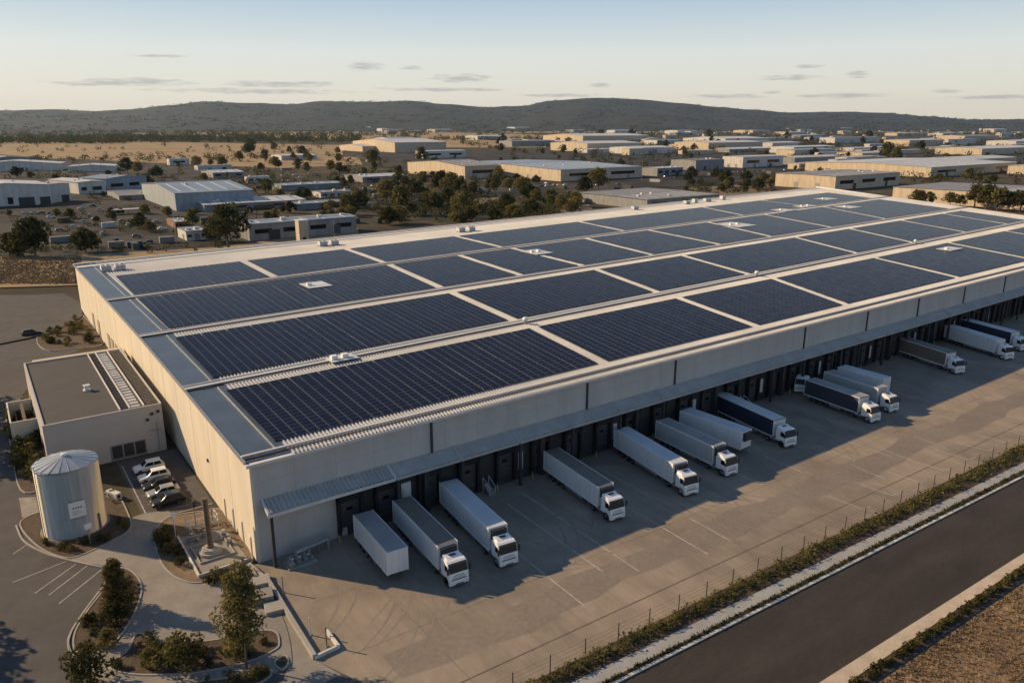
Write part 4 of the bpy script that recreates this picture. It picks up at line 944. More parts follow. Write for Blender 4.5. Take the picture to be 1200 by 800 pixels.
# stack on its slab
sk = empty('flue_stack', L(-3.4, 4.6), UANG, 'tall rusty brown flue stack on a round concrete plinth', 'stack')
q = MB(); q.lathe((0, 0, .2), [(1.35, 0), (1.35, .38), (1.1, .4), (1.0, .75), (.5, .78)], 26); q.build('plinth', M_kerb, sk)
q = MB(); q.lathe((0, 0, .98), [(.42, 0), (.40, .3), (.34, .35), (.31, 6.3), (.36, 6.32), (.36, 6.5)], 18); q.build('flue', M_brown_tin, sk, smooth=True)
q = MB()
for i in range(8): a = pi / 4 * i; q.tube((.8 * cos(a), .8 * sin(a), .95), (.8 * cos(a), .8 * sin(a), 1.1), .05, n=6)
q.build('anchor_bolt', M_steel, sk)
pad = empty('equipment_pad', L(-3.1, 5.2), UANG, 'raised concrete slab with white kerb carrying the flue stack', 'slab')
q = MB(); q.hexa([L(-5.5, .75, -.02) - L(-3.1, 5.2) for _ in (0,)] + [L(-.6, .9, -.02) - L(-3.1, 5.2), L(-.9, 9.0, -.02) - L(-3.1, 5.2), L(-5.5, 9.6, -.02) - L(-3.1, 5.2)], [L(-5.5, .75, .17) - L(-3.1, 5.2), L(-.6, .9, .17) - L(-3.1, 5.2), L(-.9, 9.0, .17) - L(-3.1, 5.2), L(-5.5, 9.6, .17) - L(-3.1, 5.2)])
q.v = [tuple(Matrix.Rotation(-UANG, 3, 'Z') @ Vector(p)) for p in q.v]; q.build('slab', M_concrete, pad)
q = MB()
c_ = [L(-5.5, .75) - L(-3.1, 5.2), L(-.6, .9) - L(-3.1, 5.2), L(-.9, 9.0) - L(-3.1, 5.2), L(-5.5, 9.6) - L(-3.1, 5.2)]
c_ = [Matrix.Rotation(-UANG, 3, 'Z') @ p for p in c_]
strip_along(q, [c_[3], c_[0], c_[1]], .22, .0, .5); q.build('kerb_upstand', M_kline, pad)
q = MB(); cc = [Vector((x, y, 0)) for x, y in ((-2.1, -2.6), (1.9, -2.6), (1.9, 1.7), (-2.1, 1.7))]; strip_along(q, cc, .16, .2, .42, True); q.build('inner_kerb', M_kerb, pad)
fr = empty('pipe_frame', L(-2.6, 10.6), UANG, 'pale pipe frame with rails behind the flue stack', 'pipework')
q = MB()
for x in (-2.0, -.9, .3, 1.6):
    for y in (-.9, .9): q.tube((x, y, 0), (x, y, 1.7), .05, n=6)
for z in (.9, 1.7):
    for y in (-.9, .9): q.tube((-2, y, z), (1.6, y, z), .05, n=6)
    for x in (-2, 1.6): q.tube((x, -.9, z), (x, .9, z), .05, n=6)
q.build('rail', M_trim, fr)
q = MB(); q.tube((-1.7, 0, .5), (1.4, 0, .5), .16); q.tube((-1.7, 0, .5), (-1.7, -4, .5), .12); q.tube((1.2, .4, .5), (1.2, .4, 2.3), .1); q.build('pipe', M_pipe, fr, smooth=True)
for a, b, h_, lab in ((-5.6, 10.3, 3.6, 'white pole with a box standing at the left corner of the flue slab'), (-3.3, 11.2, 3.9, 'thin grey pole behind the flue stack')):
    r = empty('pole', L(a, b), UANG, lab, 'pole')
    q = MB(); q.tube((0, 0, 0), (0, 0, h_), .06); q.build('mast', M_trim if b < 11 else M_pipe, r)
    q = MB(); q.box(-.18, -.15, h_ - 1.1, .2, .15, h_ - .2); q.build('box', M_white if b < 11 else M_charcoal, r, bevel=.02)
for k, (a, b, w, d, h_) in enumerate(((-4.4, 8.1, 1.1, .8, .9), (-3.0, 8.3, .8, .7, .7), (-1.5, 7.0, .6, .9, .8), (-1.4, 5.2, .7, .6, .6))):
    r = empty('valve_set', L(a, b) + Vector((0, 0, .17)), UANG, ('large', 'second', 'third', 'small')[k] + ' grey valve and pump set on the flue slab, counted from its left corner', 'pump', 'pumps on the flue slab')
    q = MB(); q.box(-w / 2, -d / 2, 0, w / 2, d / 2, h_ * .5); q.tube((-w / 2, 0, h_ * .7), (w / 2, 0, h_ * .7), .17); q.build('pump_body', M_pipe, r, bevel=.02)
    q = MB(); q.lathe((0, 0, h_ * .75), [(.05, 0), (.05, .35), (.22, .36), (.22, .42)], 12); q.build('hand_wheel', M_steel, r)
# pipework at the foot of the dock wall
pp = empty('pump_skid', L(3.6, -2.3), UANG, 'pale pump skid with a thick elbow pipe under the first canopy', 'pump')
q = MB(); q.box(-1.9, -1.0, 0, 1.6, 1.0, .22); q.build('base', M_kerb, pp)
q = MB(); q.tube((-.6, .3, 1.3), (3.9, 1.0, 1.3), .26, n=14); q.lathe((3.9, 1.0, 1.3), [(.26, -.26), (.29, 0), (.26, .1)], 12); q.tube((3.9, 1.0, 1.4), (3.9, 1.0, 0), .24, n=12); q.build('main_pipe', M_steel, pp, smooth=True)
q = MB()
for x, y, r_ in ((-1.4, -.4, .35), (-.5, -.3, .28), (.4, -.2, .3), (1.1, -.1, .22)): q.tube((x, y - .45, .6), (x, y + .5, .6), r_, n=12); q.tube((x, y, .5), (x, y + .3, 1.35), .1, n=8)
q.tube((-1.7, -.6, .35), (1.4, -.4, .35), .09); q.tube((-1.7, .5, .9), (1.5, .5, .9), .07); q.build('manifold', M_pipe, pp)
q = MB()
for x in (-1.3, -.4, .6): q.lathe((x, -.75, .95), [(.03, 0), (.03, .3), (.17, .3), (.17, .34)], 10)
q.build('hand_wheel', M_trim, pp)
q = MB(); q.tube((2.6, .8, 0), (2.6, .8, 1.1), .06); q.build('pipe_support', M_pipe, pp)
# retaining kerb, gate enclosure, blocks
rw = MB(); ln = px([(292, 664), (316, 685), (345, 733), (369, 772)]); strip_along(rw, ln, .4, -.05, .55); o = rw.build('retaining_wall', M_kerb); tag(o, 'low concrete retaining wall along the left edge of the yard', 'wall')
rw = MB(); ln = px([(369, 772), (397, 759), (383, 741)]); strip_along(rw, ln, .3, -.05, .4); o = rw.build('enclosure_kerb', M_kline); tag(o, 'white triangular kerb enclosure at the lower end of the retaining wall', 'kerb')
for k, (x, y, w) in enumerate(((305, 683, 2.2), (308, 703, 2.2), (322, 714, 2.0))):
    q = MB(); q.box(-w / 2, -1.0, 0, w / 2, 1.0, .5 if k != 1 else .9); o = q.build('concrete_block', M_kerb if k != 1 else M_concrete, bevel=.04, loc=at(x, y), rz=UANG - .2)
    tag(o, ('pale low concrete block nearest the warehouse corner', 'darker taller concrete block between two pale ones behind the tree', 'pale concrete block lowest along the retaining wall')[k], 'block', 'concrete blocks by the retaining wall')
def post(x, y, h_, lab, m=None):
    r = empty('bollard_post', at(x, y), UANG, lab, 'post')
    q = MB(); q.tube((0, 0, 0), (0, 0, h_), .07); q.build('shaft', m or M_trim, r)
    q = MB(); q.box(-.16, -.16, 0, .16, .16, .08); q.build('foot', M_steel, r)
post(364, 744, 2.1, 'thin pale post at the left of the white kerb enclosure'); post(383, 757, 2.2, 'leaning side post inside the white kerb enclosure', M_brown_tin)
post(332, 694, 2.0, 'thin grey post standing in the yard near the warehouse corner', M_pipe)

# ------------------------------------------------------------------ fence and hedges by the road
fe = empty('fence', L(-2, F_fence(-2)), UANG, 'thin wire fence with dark posts between yard and road', 'fence')
FP = [-4 + 3.62 * k for k in range(62)]
for k, a in enumerate(FP):
    q = MB(); p = L(a, F_fence(a)); q.tube(p, p + Vector((0, 0, 1.9)), .06, n=6); q.tube(p + Vector((0, 0, 1.9)), p + Vector((0, 0, 2.0)), .085, .05, n=6); wpart(q, 'post', M_post, fe)
q = MB()
for z in (.35, .85, 1.35, 1.82):
    for a, c in zip(FP, FP[1:]):
        p, r_ = L(a, F_fence(a)), L(c, F_fence(c)); p.z = r_.z = z; m_ = (p + r_) / 2 - Vector((0, 0, .03)); q.tube(p, m_, .012, n=4); q.tube(m_, r_, .012, n=4)
wpart(q, 'wire', M_wire, fe)

# ------------------------------------------------------------------ plants
LEAF = [leaf_mat('leaf_olive', (.058, .060, .024), (.105, .10, .038), (.18, .16, .062)), leaf_mat('leaf_dark', (.026, .031, .014), (.052, .055, .023), (.09, .085, .034)),
        leaf_mat('leaf_warm', (.085, .078, .030), (.145, .125, .046), (.23, .19, .075))]
def leaves(q, c, rad, n, size, rr):
    cx, cy, cz = c
    for _ in range(n):
        while True:
            x, y, z = rr.uniform(-1, 1), rr.uniform(-1, 1), rr.uniform(-1, 1); d = x * x + y * y + z * z
            if .25 < d < 1: break
        k = rr.uniform(.8, 1.12)
        p = Vector((cx + x * rad[0] * k, cy + y * rad[1] * k, cz + z * rad[2] * k))
        nrm = (Vector((x, y, z + .3)) + Vector((rr.uniform(-1, 1), rr.uniform(-1, 1), rr.uniform(-1, 1)))).normalized()
        t = nrm.orthogonal().normalized(); t.rotate(Matrix.Rotation(rr.uniform(0, 6.28), 3, nrm)); b_ = nrm.cross(t)
        s_ = size * rr.uniform(.5, 1.4); w_ = s_ * rr.uniform(.45, .8)
        q.add([p - t * s_ * .5, p + b_ * w_ * .5 + t * .1 * s_, p + t * s_ * .5, p - b_ * w_ * .5], [(0, 1, 2, 3)])
def crown(rr, h, r, base, n_l, n_leaf, size, shape='round'):
    """leaf clumps on limb ends; unit tree of height h, crown radius r, crown bottom at base"""
    q = MB(); cl = []
    for i in range(n_l):
        t = (i + .5) / n_l; z = base + (h - base) * (.12 + .8 * t)
        if shape == 'round': env = math.sqrt(max(.05, 1 - (2 * t - .85) ** 2 * .9))
        elif shape == 'cone': env = 1.05 - .85 * t
        else: env = .45 + .6 * sin(pi * min(1, t + .2))
        a = i * 2.4 + rr.uniform(-.5, .5); d = r * env * rr.uniform(.25, .78)
        c = (d * cos(a), d * sin(a), z + rr.uniform(-.04, .04) * h); cl.append(c)
        s_ = r * rr.uniform(.30, .50) * (.75 + .4 * env) * (.8 if shape == 'cone' else 1)
        leaves(q, c, (s_, s_, s_ * rr.uniform(.6, .85)), n_leaf, size, rr)
    return q, cl
def trunk_mesh(rr, h, base, cl, r0, limbs):
    q = MB(); top = base + (h - base) * .55; lean = Vector((rr.uniform(-.03, .03) * h, rr.uniform(-.03, .03) * h, 0))
    q.tube((0, 0, -.1), Vector((0, 0, base * .8)) + lean * .5, r0, r0 * .7, 8); q.tube(Vector((0, 0, base * .8)) + lean * .5, Vector((0, 0, top)) + lean, r0 * .7, r0 * .3, 7)
    for c in cl[::max(1, len(cl) // limbs)]:
        z = min(c[2] - .05 * h, top) * rr.uniform(.72, .95); q.tube(Vector((0, 0, max(z, base * .6))) + lean * .7, Vector(c), r0 * .36, r0 * .12, 5)
    return q
TREES = {}
def tree_proto(kind, seed, h, r, base, n_l, n_leaf, size, shape, leaf, r0, limbs=6):
    rr = random.Random(seed); q, cl = crown(rr, h, r, base, n_l, n_leaf, size, shape)
    TREES.setdefault(kind, []).append((h, q.mesh('crown', LEAF[leaf], recalc=False), trunk_mesh(rr, h, base, cl, r0, limbs).mesh('trunk', M_bark)))
for s_ in range(4): tree_proto('gum', 10 + s_, 10, 4.3 + .5 * (s_ % 2), 2.6, 13 + s_, 95, .85, 'round', (0, 1, 0, 2)[s_], .28)
for s_ in range(4): tree_proto('low', 30 + s_, 6, 3.9, 1.0, 11 + s_, 80, .75, 'round', (1, 0, 2, 1)[s_], .2)
for s_ in range(3): tree_proto('far', 50 + s_, 9, 4.6, 1.8, 9, 42, 1.5, 'round', (1, 0, 1)[s_], .3, 3)
tree_proto('tall', 70, 12, 2.5, 3.2, 60, 110, .30, 'oval', 2, .13, 20)
tree_proto('conifer', 71, 7, 2.2, .2, 60, 120, .24, 'cone', 2, .12, 12)
for s_ in range(3): tree_proto('bush', 80 + s_, 2.6, 1.7, .25, 12, 130, .24, 'round', (0, 2, 1)[s_], .06, 8)
for s_ in range(4): tree_proto('shrub', 90 + s_, 1.0, .75, .05, 7, 65, .15, 'round', (0, 2, 1, 0)[s_], .03, 4)
def tree(kind, p, h, label, cat='tree', group=None, v=None, name=None, wide=1.):
    hh, cm, tm = TREES[kind][v if v is not None else R.randrange(len(TREES[kind]))]
    r = empty(name or ('shrub' if kind in ('shrub', 'bush') else 'tree'), p, R.uniform(0, 6.28), label, cat, group); s_ = h / hh
    r.scale = (s_ * wide, s_ * wide, s_)
    link_mesh('crown', cm, r); link_mesh('stems' if kind == 'shrub' else 'trunk', tm, r); return r
# near trees and bushes
tree('tall', at(289, 783), 11.2, 'slender olive tree with thin trunk in front of the warehouse corner', v=0)
tree('conifer', at(140, 714), 6.4, 'dense dark conical tree at the head of the curved bed', v=0)
tree('bush', at(213, 783), 3.6, 'largest round bush in the middle of the lowest planted bed', 'bush', v=0)
tree('bush', at(132, 732), 2.6, 'rounded bush below the conical tree in the curved bed', 'bush', v=2)
tree('bush', at(127, 757), 2.0, 'small yellowish bush at the lower end of the curved bed', 'bush', v=1)
tree('bush', at(108, 806), 4.6, 'big olive bush cut by the bottom edge of the picture', 'bush', v=0, wide=.8)
tree('bush', at(282, 770), 2.8, 'loose bush around the trunk of the slender tree', 'bush', v=1)
tree('bush', at(176, 780), 2.0, 'low bush left of the largest bush in the lowest bed', 'bush', v=1)
for k, (x, y, h_) in enumerate(((-66, 60, 14), (-69, 68, 11), (-64, 55, 12), (-60, 49, 11), (-96, 112, 13), (-106, 124, 14), (-114, 138, 14))):
    tree('gum', Vector((x, y, 0)), h_, 'gum tree along the left side of the car park', group='gums beside the car park')
def scatter(poly, n, label, group, h=(.5, 1.1), avoid=None, kind='shrub'):
    P = px(poly); xs = [p.x for p in P]; ys = [p.y for p in P]; k = 0; tries = 0
    while k < n and tries < n * 60:
        tries += 1; x, y = R.uniform(min(xs), max(xs)), R.uniform(min(ys), max(ys)); ins = False
        for i in range(len(P)):
            a, b = P[i], P[i - 1]
            if (a.y > y) != (b.y > y) and x < (b.x - a.x) * (y - a.y) / (b.y - a.y) + a.x: ins = not ins
        if not ins or (avoid and avoid(x, y)): continue
        tree(kind, (x, y, .1), R.uniform(*h), label, 'shrub', group, name='shrub'); k += 1
nt_ = lambda x, y: (x - TC.x) ** 2 + (y - TC.y) ** 2 < (TR + .9) ** 2
scatter([(24, 617), (44, 640), (72, 653), (92, 652), (125, 637), (152, 621), (150, 602), (135, 580), (60, 596)], 20, 'low shrub in the mulch bed around the silver tank', 'shrubs around the tank', avoid=nt_)
scatter([(126, 672), (150, 672), (161, 686), (158, 706), (146, 733), (127, 755), (104, 764), (92, 760), (92, 742), (106, 718), (124, 692)], 20, 'low shrub in the curved bed under the conical tree', 'shrubs in the curved bed', h=(.5, 1.1))
scatter([(134, 782), (152, 766), (166, 748), (188, 756), (228, 756), (261, 752), (300, 743), (320, 744), (322, 754), (318, 760), (285, 775), (225, 785), (160, 787)], 34, 'low shrub in the lowest planted bed', 'shrubs in the lowest bed', h=(.5, 1.2))
scatter([(184, 640), (187, 625), (200, 622), (208, 640), (230, 675), (212, 675), (196, 660)], 16, 'low shrub in the round bed left of the flue slab', 'shrubs in the round bed', h=(.7, 1.6))
scatter([(236, 682), (262, 672), (296, 660), (300, 668), (285, 680), (250, 690)], 10, 'low shrub below the flue slab', 'shrubs below the slab', h=(.5, 1.2))
scatter([(235, 798), (270, 796), (310, 788), (314, 793), (290, 803)], 10, 'low shrub in the strip bed along the bottom edge', 'shrubs in the strip bed')
scatter([(9, 480), (27, 473), (44, 500), (54, 560), (46, 571), (26, 571), (16, 530)], 34, 'leafy shrub in the strip bed left of the annex', 'shrubs by the annex', h=(1., 2.4))
scatter([(50, 392), (90, 372), (98, 374), (119, 402), (84, 407), (54, 408)], 24, 'dry shrub in the bed behind the annex', 'shrubs behind the annex', h=(1.0, 2.2))
# clipped hedges along the road: nobody could count their leaves, one long plant each
def hedge(name, f, g, h0, label, a0=-22, a1=330, dens=30, size=.28):
    q = MB(); a = a0; rr = random.Random(5)
    while a < a1:
        far = a / 120; step = .55 * (1 + max(0, far)); w = abs(f(a) - g(a)) * K
        for k in range(2):
            b = g(a) + (f(a) - g(a)) * rr.uniform(.2, .8); p = L(a + rr.uniform(-.3, .3), b); hh = h0 * rr.uniform(.6, 1.25)
            leaves(q, (p.x, p.y, .1 + hh * .45), (w * .42, w * .42, hh * .55), int(dens * 1.2), size * (1 + .35 * max(0, far)), rr)
        a += step
    o = q.build(name, LEAF[0], recalc=False); tag(o, label, 'hedge')
hedge('hedge', off(F_fence, -.2), off(F_p1, .4), 0.95, 'long ragged hedge between the wire fence and the footpath')
hedge('hedge', off(F_q2, -.1), off(F_h, .05), .7, 'low hedge strip between the sand coloured path and the dirt field', a0=20, a1=200)
def tufts(name, pts_fn, n, size, m, kind='stuff'):
    q = MB(); rr = random.Random(11)
    for _ in range(n):
        p = pts_fn(rr); 
        for k in range(3):
            a = rr.uniform(0, 6.28); s_ = size * rr.uniform(.4, 1.3); d = Vector((cos(a), sin(a), 0)) * s_ * .5
            q.add([p - d * .3, p + d * .3, p + d + Vector((0, 0, s_ * .7)), p + d * .6 + Vector((0, 0, s_ * .75))], [(0, 1, 2, 3)])
    tag(q.build(name, m, recalc=False), kind=kind)
def verge_pt(rr): a = 330 * rr.random() ** 1.8 - 10; b = F_p2(a) + (F_k(a) + .28 - F_p2(a)) * rr.random(); p = L(a, b); p.z = .1; return p
tufts('verge_plants', verge_pt, 5000, .38, LEAF[1])
M_straw = mat('dry_straw', (.27, .19, .105), .95, var=.25, scale=.6, obj=False)
def dirt_pt(rr): a = 15 + 110 * rr.random() ** 1.5; p = L(a, F_h(a) - .6 - 30 * rr.random() ** 1.5); p.z = .05; return p
tufts('dry_grass', dirt_pt, 24000, .30, M_straw)
def side_pt(rr): p = at(rr.uniform(-10, 95), 302 + 32 * rr.random()); p.z = .1; return p
tufts('dry_grass', side_pt, 5000, .8, M_straw)

# ------------------------------------------------------------------ sheds of the estate behind
SH_ROOF = {'white': mat('shed_roof_white', (.50, .50, .49), .5, var=.08, scale=.05, fine=.05), 'blue': mat('shed_roof_blue', (.23, .28, .33), .45, var=.1, scale=.05, fine=.05),
           'grey': mat('shed_roof_grey', (.22, .215, .205), .6, var=.1, scale=.05, fine=.06), 'dark': mat('shed_roof_dark', (.09, .095, .10), .6, var=.1, scale=.05)}
SH_WALL = {'cream': mat('shed_wall_cream', (.55, .46, .34), .85, var=.13, scale=.35, stretch=(1, 1, .25)), 'white': mat('shed_wall_white', (.56, .55, .52), .8, var=.13, scale=.35, stretch=(1, 1, .25)),
           'grey': mat('shed_wall_grey', (.26, .265, .27), .8, var=.13, scale=.35, stretch=(1, 1, .25)), 'blue': mat('shed_wall_blue', (.30, .34, .38), .7, var=.13, scale=.35, stretch=(1, 1, .25)), 'brick': mat('shed_wall_brick', (.24, .12, .075), .85, var=.1, scale=.4)}
FOOT = []
def shed(cx, cy, xl, xr, hpx, wall='cream', roof='white', label=None, pitch=.06, name='industrial_shed', group=None, doors=2, windows=0, near=False, maxw=260, maxd=200):
    """near bottom corner pixel, left end column along the gable direction, right end column along the eave direction"""
    p0 = at(cx, cy)
    def solve(dv, tx, mx):
        lo, hi = 0., mx
        if (projx(p0 + dv * mx) - tx) * (projx(p0) - tx) > 0: return mx
        for _ in range(40):
            m_ = (lo + hi) / 2
            if (projx(p0 + dv * m_) - tx) * (projx(p0) - tx) > 0: lo = m_
            else: hi = m_
        return lo
    D = solve(V, xl, maxd) if xl < cx else maxd * .3; W = solve(U, xr, maxw)
    h = hpx / FPX * depth(p0) / CT
    r = empty(name, p0, UANG, label, 'building', group)
    FOOT.append((p0, W, D))
    y = Vector((0, 1, 0)); T = math.atan2(V.y, V.x) - UANG; sk_ = cos(T)
    def P(x, t, z): return (x + t * cos(T), t * sin(T), z)
    q = MB(); q.hexa([P(0, 0, -.1), P(W, 0, -.1), P(W, D, -.1), P(0, D, -.1)], [P(0, 0, h), P(W, 0, h), P(W, D, h), P(0, D, h)])
    rise = pitch * D / 2
    q.hexa([P(.02, .02, h + .01), P(.02, D - .02, h + .01), P(.02, D / 2, h + rise)], [P(W - .02, .02, h + .01), P(W - .02, D - .02, h + .01), P(W - .02, D / 2, h + rise)])
    q.build('wall', SH_WALL[wall], r)
    q = MB(); o = min(.5, .02 * W); t_ = .22
    for a, za, b, zb in ((-o, h, D / 2, h + rise), (D / 2, h + rise, D + o, h)):
        q.hexa([P(-o, a, za + .03), P(W + o, a, za + .03), P(W + o, b, zb + .03), P(-o, b, zb + .03)], [P(-o, a, za + t_), P(W + o, a, za + t_), P(W + o, b, zb + t_), P(-o, b, zb + t_)])
    rf = q.build('roof', SH_ROOF[roof], r)
    rr = random.Random(int(cx * 31 + cy * 7))
    if depth(p0) < 900:
        q = MB(); q.hexa([P(0, D / 2 - .3, h + rise + t_), P(W, D / 2 - .3, h + rise + t_), P(W, D / 2 + .3, h + rise + t_), P(0, D / 2 + .3, h + rise + t_)], [P(0, D / 2 - .3, h + rise + t_ + .2), P(W, D / 2 - .3, h + rise + t_ + .2), P(W, D / 2 + .3, h + rise + t_ + .2), P(0, D / 2 + .3, h + rise + t_ + .2)]); q.build('ridge_cap', M_trim, rf)
        for k in range(rr.randint(1, 4)):
            x, t = W * rr.uniform(.1, .9), D * rr.uniform(.15, .4); z = h + rise * t / (D / 2) + t_
            q = MB(); q.box(x + t * cos(T), t * sin(T), z, x + t * cos(T) + rr.uniform(1, 2.4), t * sin(T) + rr.uniform(1, 2), z + rr.uniform(.6, 1.3)); q.build('roof_vent', M_offwhite, rf)
    if depth(p0) < 1300 and hpx > 5:
        if windows == 0: windows = rr.randint(0, 4)
        n_ = max(3, min(9, int(W / 9))); q = MB()
        for k in range(n_):
            x = W * (k + .5) / n_; a0, a1 = D * .06, D * .44
            q.hexa([P(x - .5, a0, h + rise * a0 / (D / 2) + t_), P(x + .5, a0, h + rise * a0 / (D / 2) + t_), P(x + .5, a1, h + rise * a1 / (D / 2) + t_), P(x - .5, a1, h + rise * a1 / (D / 2) + t_)],
                   [P(x - .5, a0, h + rise * a0 / (D / 2) + t_ + .05), P(x + .5, a0, h + rise * a0 / (D / 2) + t_ + .05), P(x + .5, a1, h + rise * a1 / (D / 2) + t_ + .05), P(x - .5, a1, h + rise * a1 / (D / 2) + t_ + .05)])
            q.build('skylight', M_flash if roof == 'white' else M_offwhite, rf); q = MB()
    for k in range(doors):
        w = min(rr.uniform(3.5, 6), W * .25); x = W * (k + rr.uniform(.2, .6)) / doors; dh = min(h * .62, 4.6)
        q = MB(); q.box(x, -.10, 0, min(x + w, W - .2), -.02, dh); q.build('roller_door', rr.choice((M_charcoal, M_door, M_pipe)), r)
        if D > 12 and k < 2:
            t = D * (.25 + .35 * k); q = MB(); q.hexa([P(-.10, t, 0), P(-.02, t, 0), P(-.02, t + min(4, D * .2), 0), P(-.10, t + min(4, D * .2), 0)], [P(-.10, t, dh), P(-.02, t, dh), P(-.02, t + min(4, D * .2), dh), P(-.10, t + min(4, D * .2), dh)]); q.build('roller_door', M_pipe, r)
    for k in range(windows):
        x = W * (k + .2) / windows; q = MB(); q.box(x, -.09, h * .42, x + W * .6 / windows, -.015, h * .68); q.build('window', M_glass, r)
    return r
S_ = shed
S_(62, 241, -60, 63, 24, 'white', 'blue', 'pale shed with two dark doors at the left picture edge', doors=0, maxw=26)
e_ = bpy.data.objects['industrial_shed']
# its front faces the lot: the corner seen is its right hand one, so it is rebuilt with the front running left
for ch in list(e_.children_recursive): bpy.data.objects.remove(ch)
bpy.data.objects.remove(e_); FOOT.pop(); KIDS.pop('industrial_shed', None)
def front_shed(xa, ya, xb, yb, hpx, dlen, wall, roof, label, doors=(), windows=(), pitch=.08, name='industrial_shed', group=None):
    """front wall between two ground pixels, running dlen back"""
    A_, B_ = at(xa, ya), at(xb, yb); W = (B_ - A_).length; ang = dirang(B_ - A_); h = hpx / FPX * depth((A_ + B_) / 2) / CT
    r = empty(name, A_, ang, label, 'building', group); D = dlen; FOOT.append((A_, W, D))
    q = MB(); q.box(0, 0, -.1, W, D, h); rise = pitch * W / 2
    q.hexa([(.02, .02, h + .01), (W - .02, .02, h + .01), (W / 2, .02, h + rise)], [(.02, D - .02, h + .01), (W - .02, D - .02, h + .01), (W / 2, D - .02, h + rise)]); q.build('wall', SH_WALL[wall], r)
    q = MB()
    for a, za, b, zb in ((-.5, h, W / 2, h + rise), (W / 2, h + rise, W + .5, h)):
        q.hexa([(a, -.6, za + .03), (b, -.6, zb + .03), (b, D + .5, zb + .03), (a, D + .5, za + .03)], [(a, -.6, za + .25), (b, -.6, zb + .25), (b, D + .5, zb + .25), (a, D + .5, za + .25)])
    rf = q.build('roof', SH_ROOF[roof], r)
    q = MB(); q.box(W / 2 - .3, -.6, h + rise + .2, W / 2 + .3, D + .5, h + rise + .36); q.build('ridge_cap', M_trim, rf)
    for k in range(3):
        q = MB(); x = W * (.2 + .22 * k); z = h + rise * (1 - abs(x - W / 2) / (W / 2)) + .2; q.box(x, D * .3 + k * 4, z, x + 1.4, D * .3 + k * 4 + 1.4, z + .9); q.build('roof_vent', M_offwhite, rf)
    for x0, x1, f in doors: q = MB(); q.box(W * x0, -.1, 0, W * x1, -.02, h * f); q.build('roller_door', M_charcoal, r)
    for x0, x1, z0, z1 in windows: q = MB(); q.box(W * x0, -.09, h * z0, W * x1, -.02, h * z1); q.build('window', M_glass, r)
    return r
front_shed(-45, 245, 62, 239, 22, 46, 'white', 'white', 'pale blue grey shed with dark roller doors at the left picture edge', doors=((.62, .8, .42), (.86, .98, .4), (.2, .4, .4)), windows=((.5, .56, .1, .45),))
front_shed(62, 238, 84, 236, 20, 24, 'white', 'grey', 'small pale annex shed attached beside the leftmost shed', doors=((.5, .9, .4),))
front_shed(93, 228, 125, 226, 13, 55, 'white', 'white', 'white shed with a long pale roof behind the car lot', windows=((.1, .3, .3, .6), (.5, .85, .3, .6)))
front_shed(126, 225, 173, 221, 14, 30, 'blue', 'blue', 'blue grey shed with windows right of the long pale roofed shed', windows=((.1, .4, .35, .6), (.55, .8, .35, .6)))
S_(207, 248, 168, 298, 20, 'blue', 'blue', 'big grey shed with a wide pale roof and sunlit end beyond the car lot', doors=0)
S_(240, 249, 222, 358, 8, 'grey', 'white', 'long low shed with white roof before the big grey shed', doors=0)
S_(293, 283, 281, 418, 19, 'grey', 'blue', 'grey shed with blue roof close behind the warehouse back edge', doors=3, windows=4)
S_(345, 247, 335, 420, 7, 'grey', 'blue', 'low blue roofed shed to the right behind the long low shed', doors=1)
S_(330, 224, 318, 402, 6, 'grey', 'blue', 'low blue roofed shed on the plain right of the small white hall', doors=2)
S_(425, 214, 404, 474, 6, 'grey', 'white', 'low white roofed shed left of the low cream shed', doors=2)
S_(376, 232, 366, 412, 6, 'white', 'grey', 'small grey roofed shed behind the low blue roofed shed', doors=1)
S_(140, 235, 126, 176, 5, 'grey', 'grey', 'low flat shed at the back of the left car lot', doors=2)
S_(250, 209, 236, 286, 6, 'grey', 'white', 'white roofed shed behind the big grey shed', doors=1)
S_(330, 188, 318, 372, 5, 'white', 'white', 'thin white shed alone in the dry left field', doors=0)
S_(425, 178, 398, 440, 6, 'cream', 'white', 'cream block joined to the left of the long cream hall', doors=0)
tw = empty('tower', at(355, 283), UANG, 'square cream tower standing before the blue roofed shed', 'tower')
q = MB(); q.box(-2.2, -2.2, 0, 2.2, 2.2, 9.4); q.build('shaft', SH_WALL['cream'], tw); q = MB(); q.box(-2.4, -2.4, 9.4, 2.4, 2.4, 9.8); q.build('cap', M_trim, tw); q = MB(); q.box(-.8, -2.26, 0, .8, -2.21, 2.3); q.build('door', M_charcoal, tw)
S_(219, 283, 209, 243, 11, 'white', 'grey', 'small white kiosk with flat roof between two trees by the lot', doors=1, pitch=.01)
S_(206, 268, 196, 222, 7, 'brick', 'grey', 'tiny brick hut behind the small white kiosk', doors=1)
S_(199, 194, 196, 222, 7, 'white', 'blue', 'small white shed at the edge of the dry field', doors=1)
S_(232, 200, 228, 272, 5, 'white', 'grey', 'long low white shed right of the small white field shed', doors=2)
S_(290, 215, 287, 316, 7, 'white', 'white', 'small white hall before the tree row on the left plain', doors=1)
front_shed(-40, 202, 72, 200, 8, 40, 'white', 'white', 'wide white roofed shed at the far left edge', doors=((.2, .3, .5), (.5, .6, .5)))
front_shed(80, 202, 135, 201, 6, 40, 'white', 'white', 'white roofed shed between the far left shed and the blue grey one')
front_shed(-20, 192, 40, 190, 5, 40, 'grey', 'white', 'low grey shed farthest back at the left edge')
S_(463, 179, 396, 523, 11, 'cream', 'white', 'long sunlit cream hall standing in the dry field', doors=1)
S_(497, 186, 487, 546, 8, 'white', 'white', 'small white shed below the long cream hall', doors=2)
S_(545, 210, 478, 587, 14, 'cream', 'grey', 'low cream shed with grey roof left of the big solar roofed hall', doors=2)
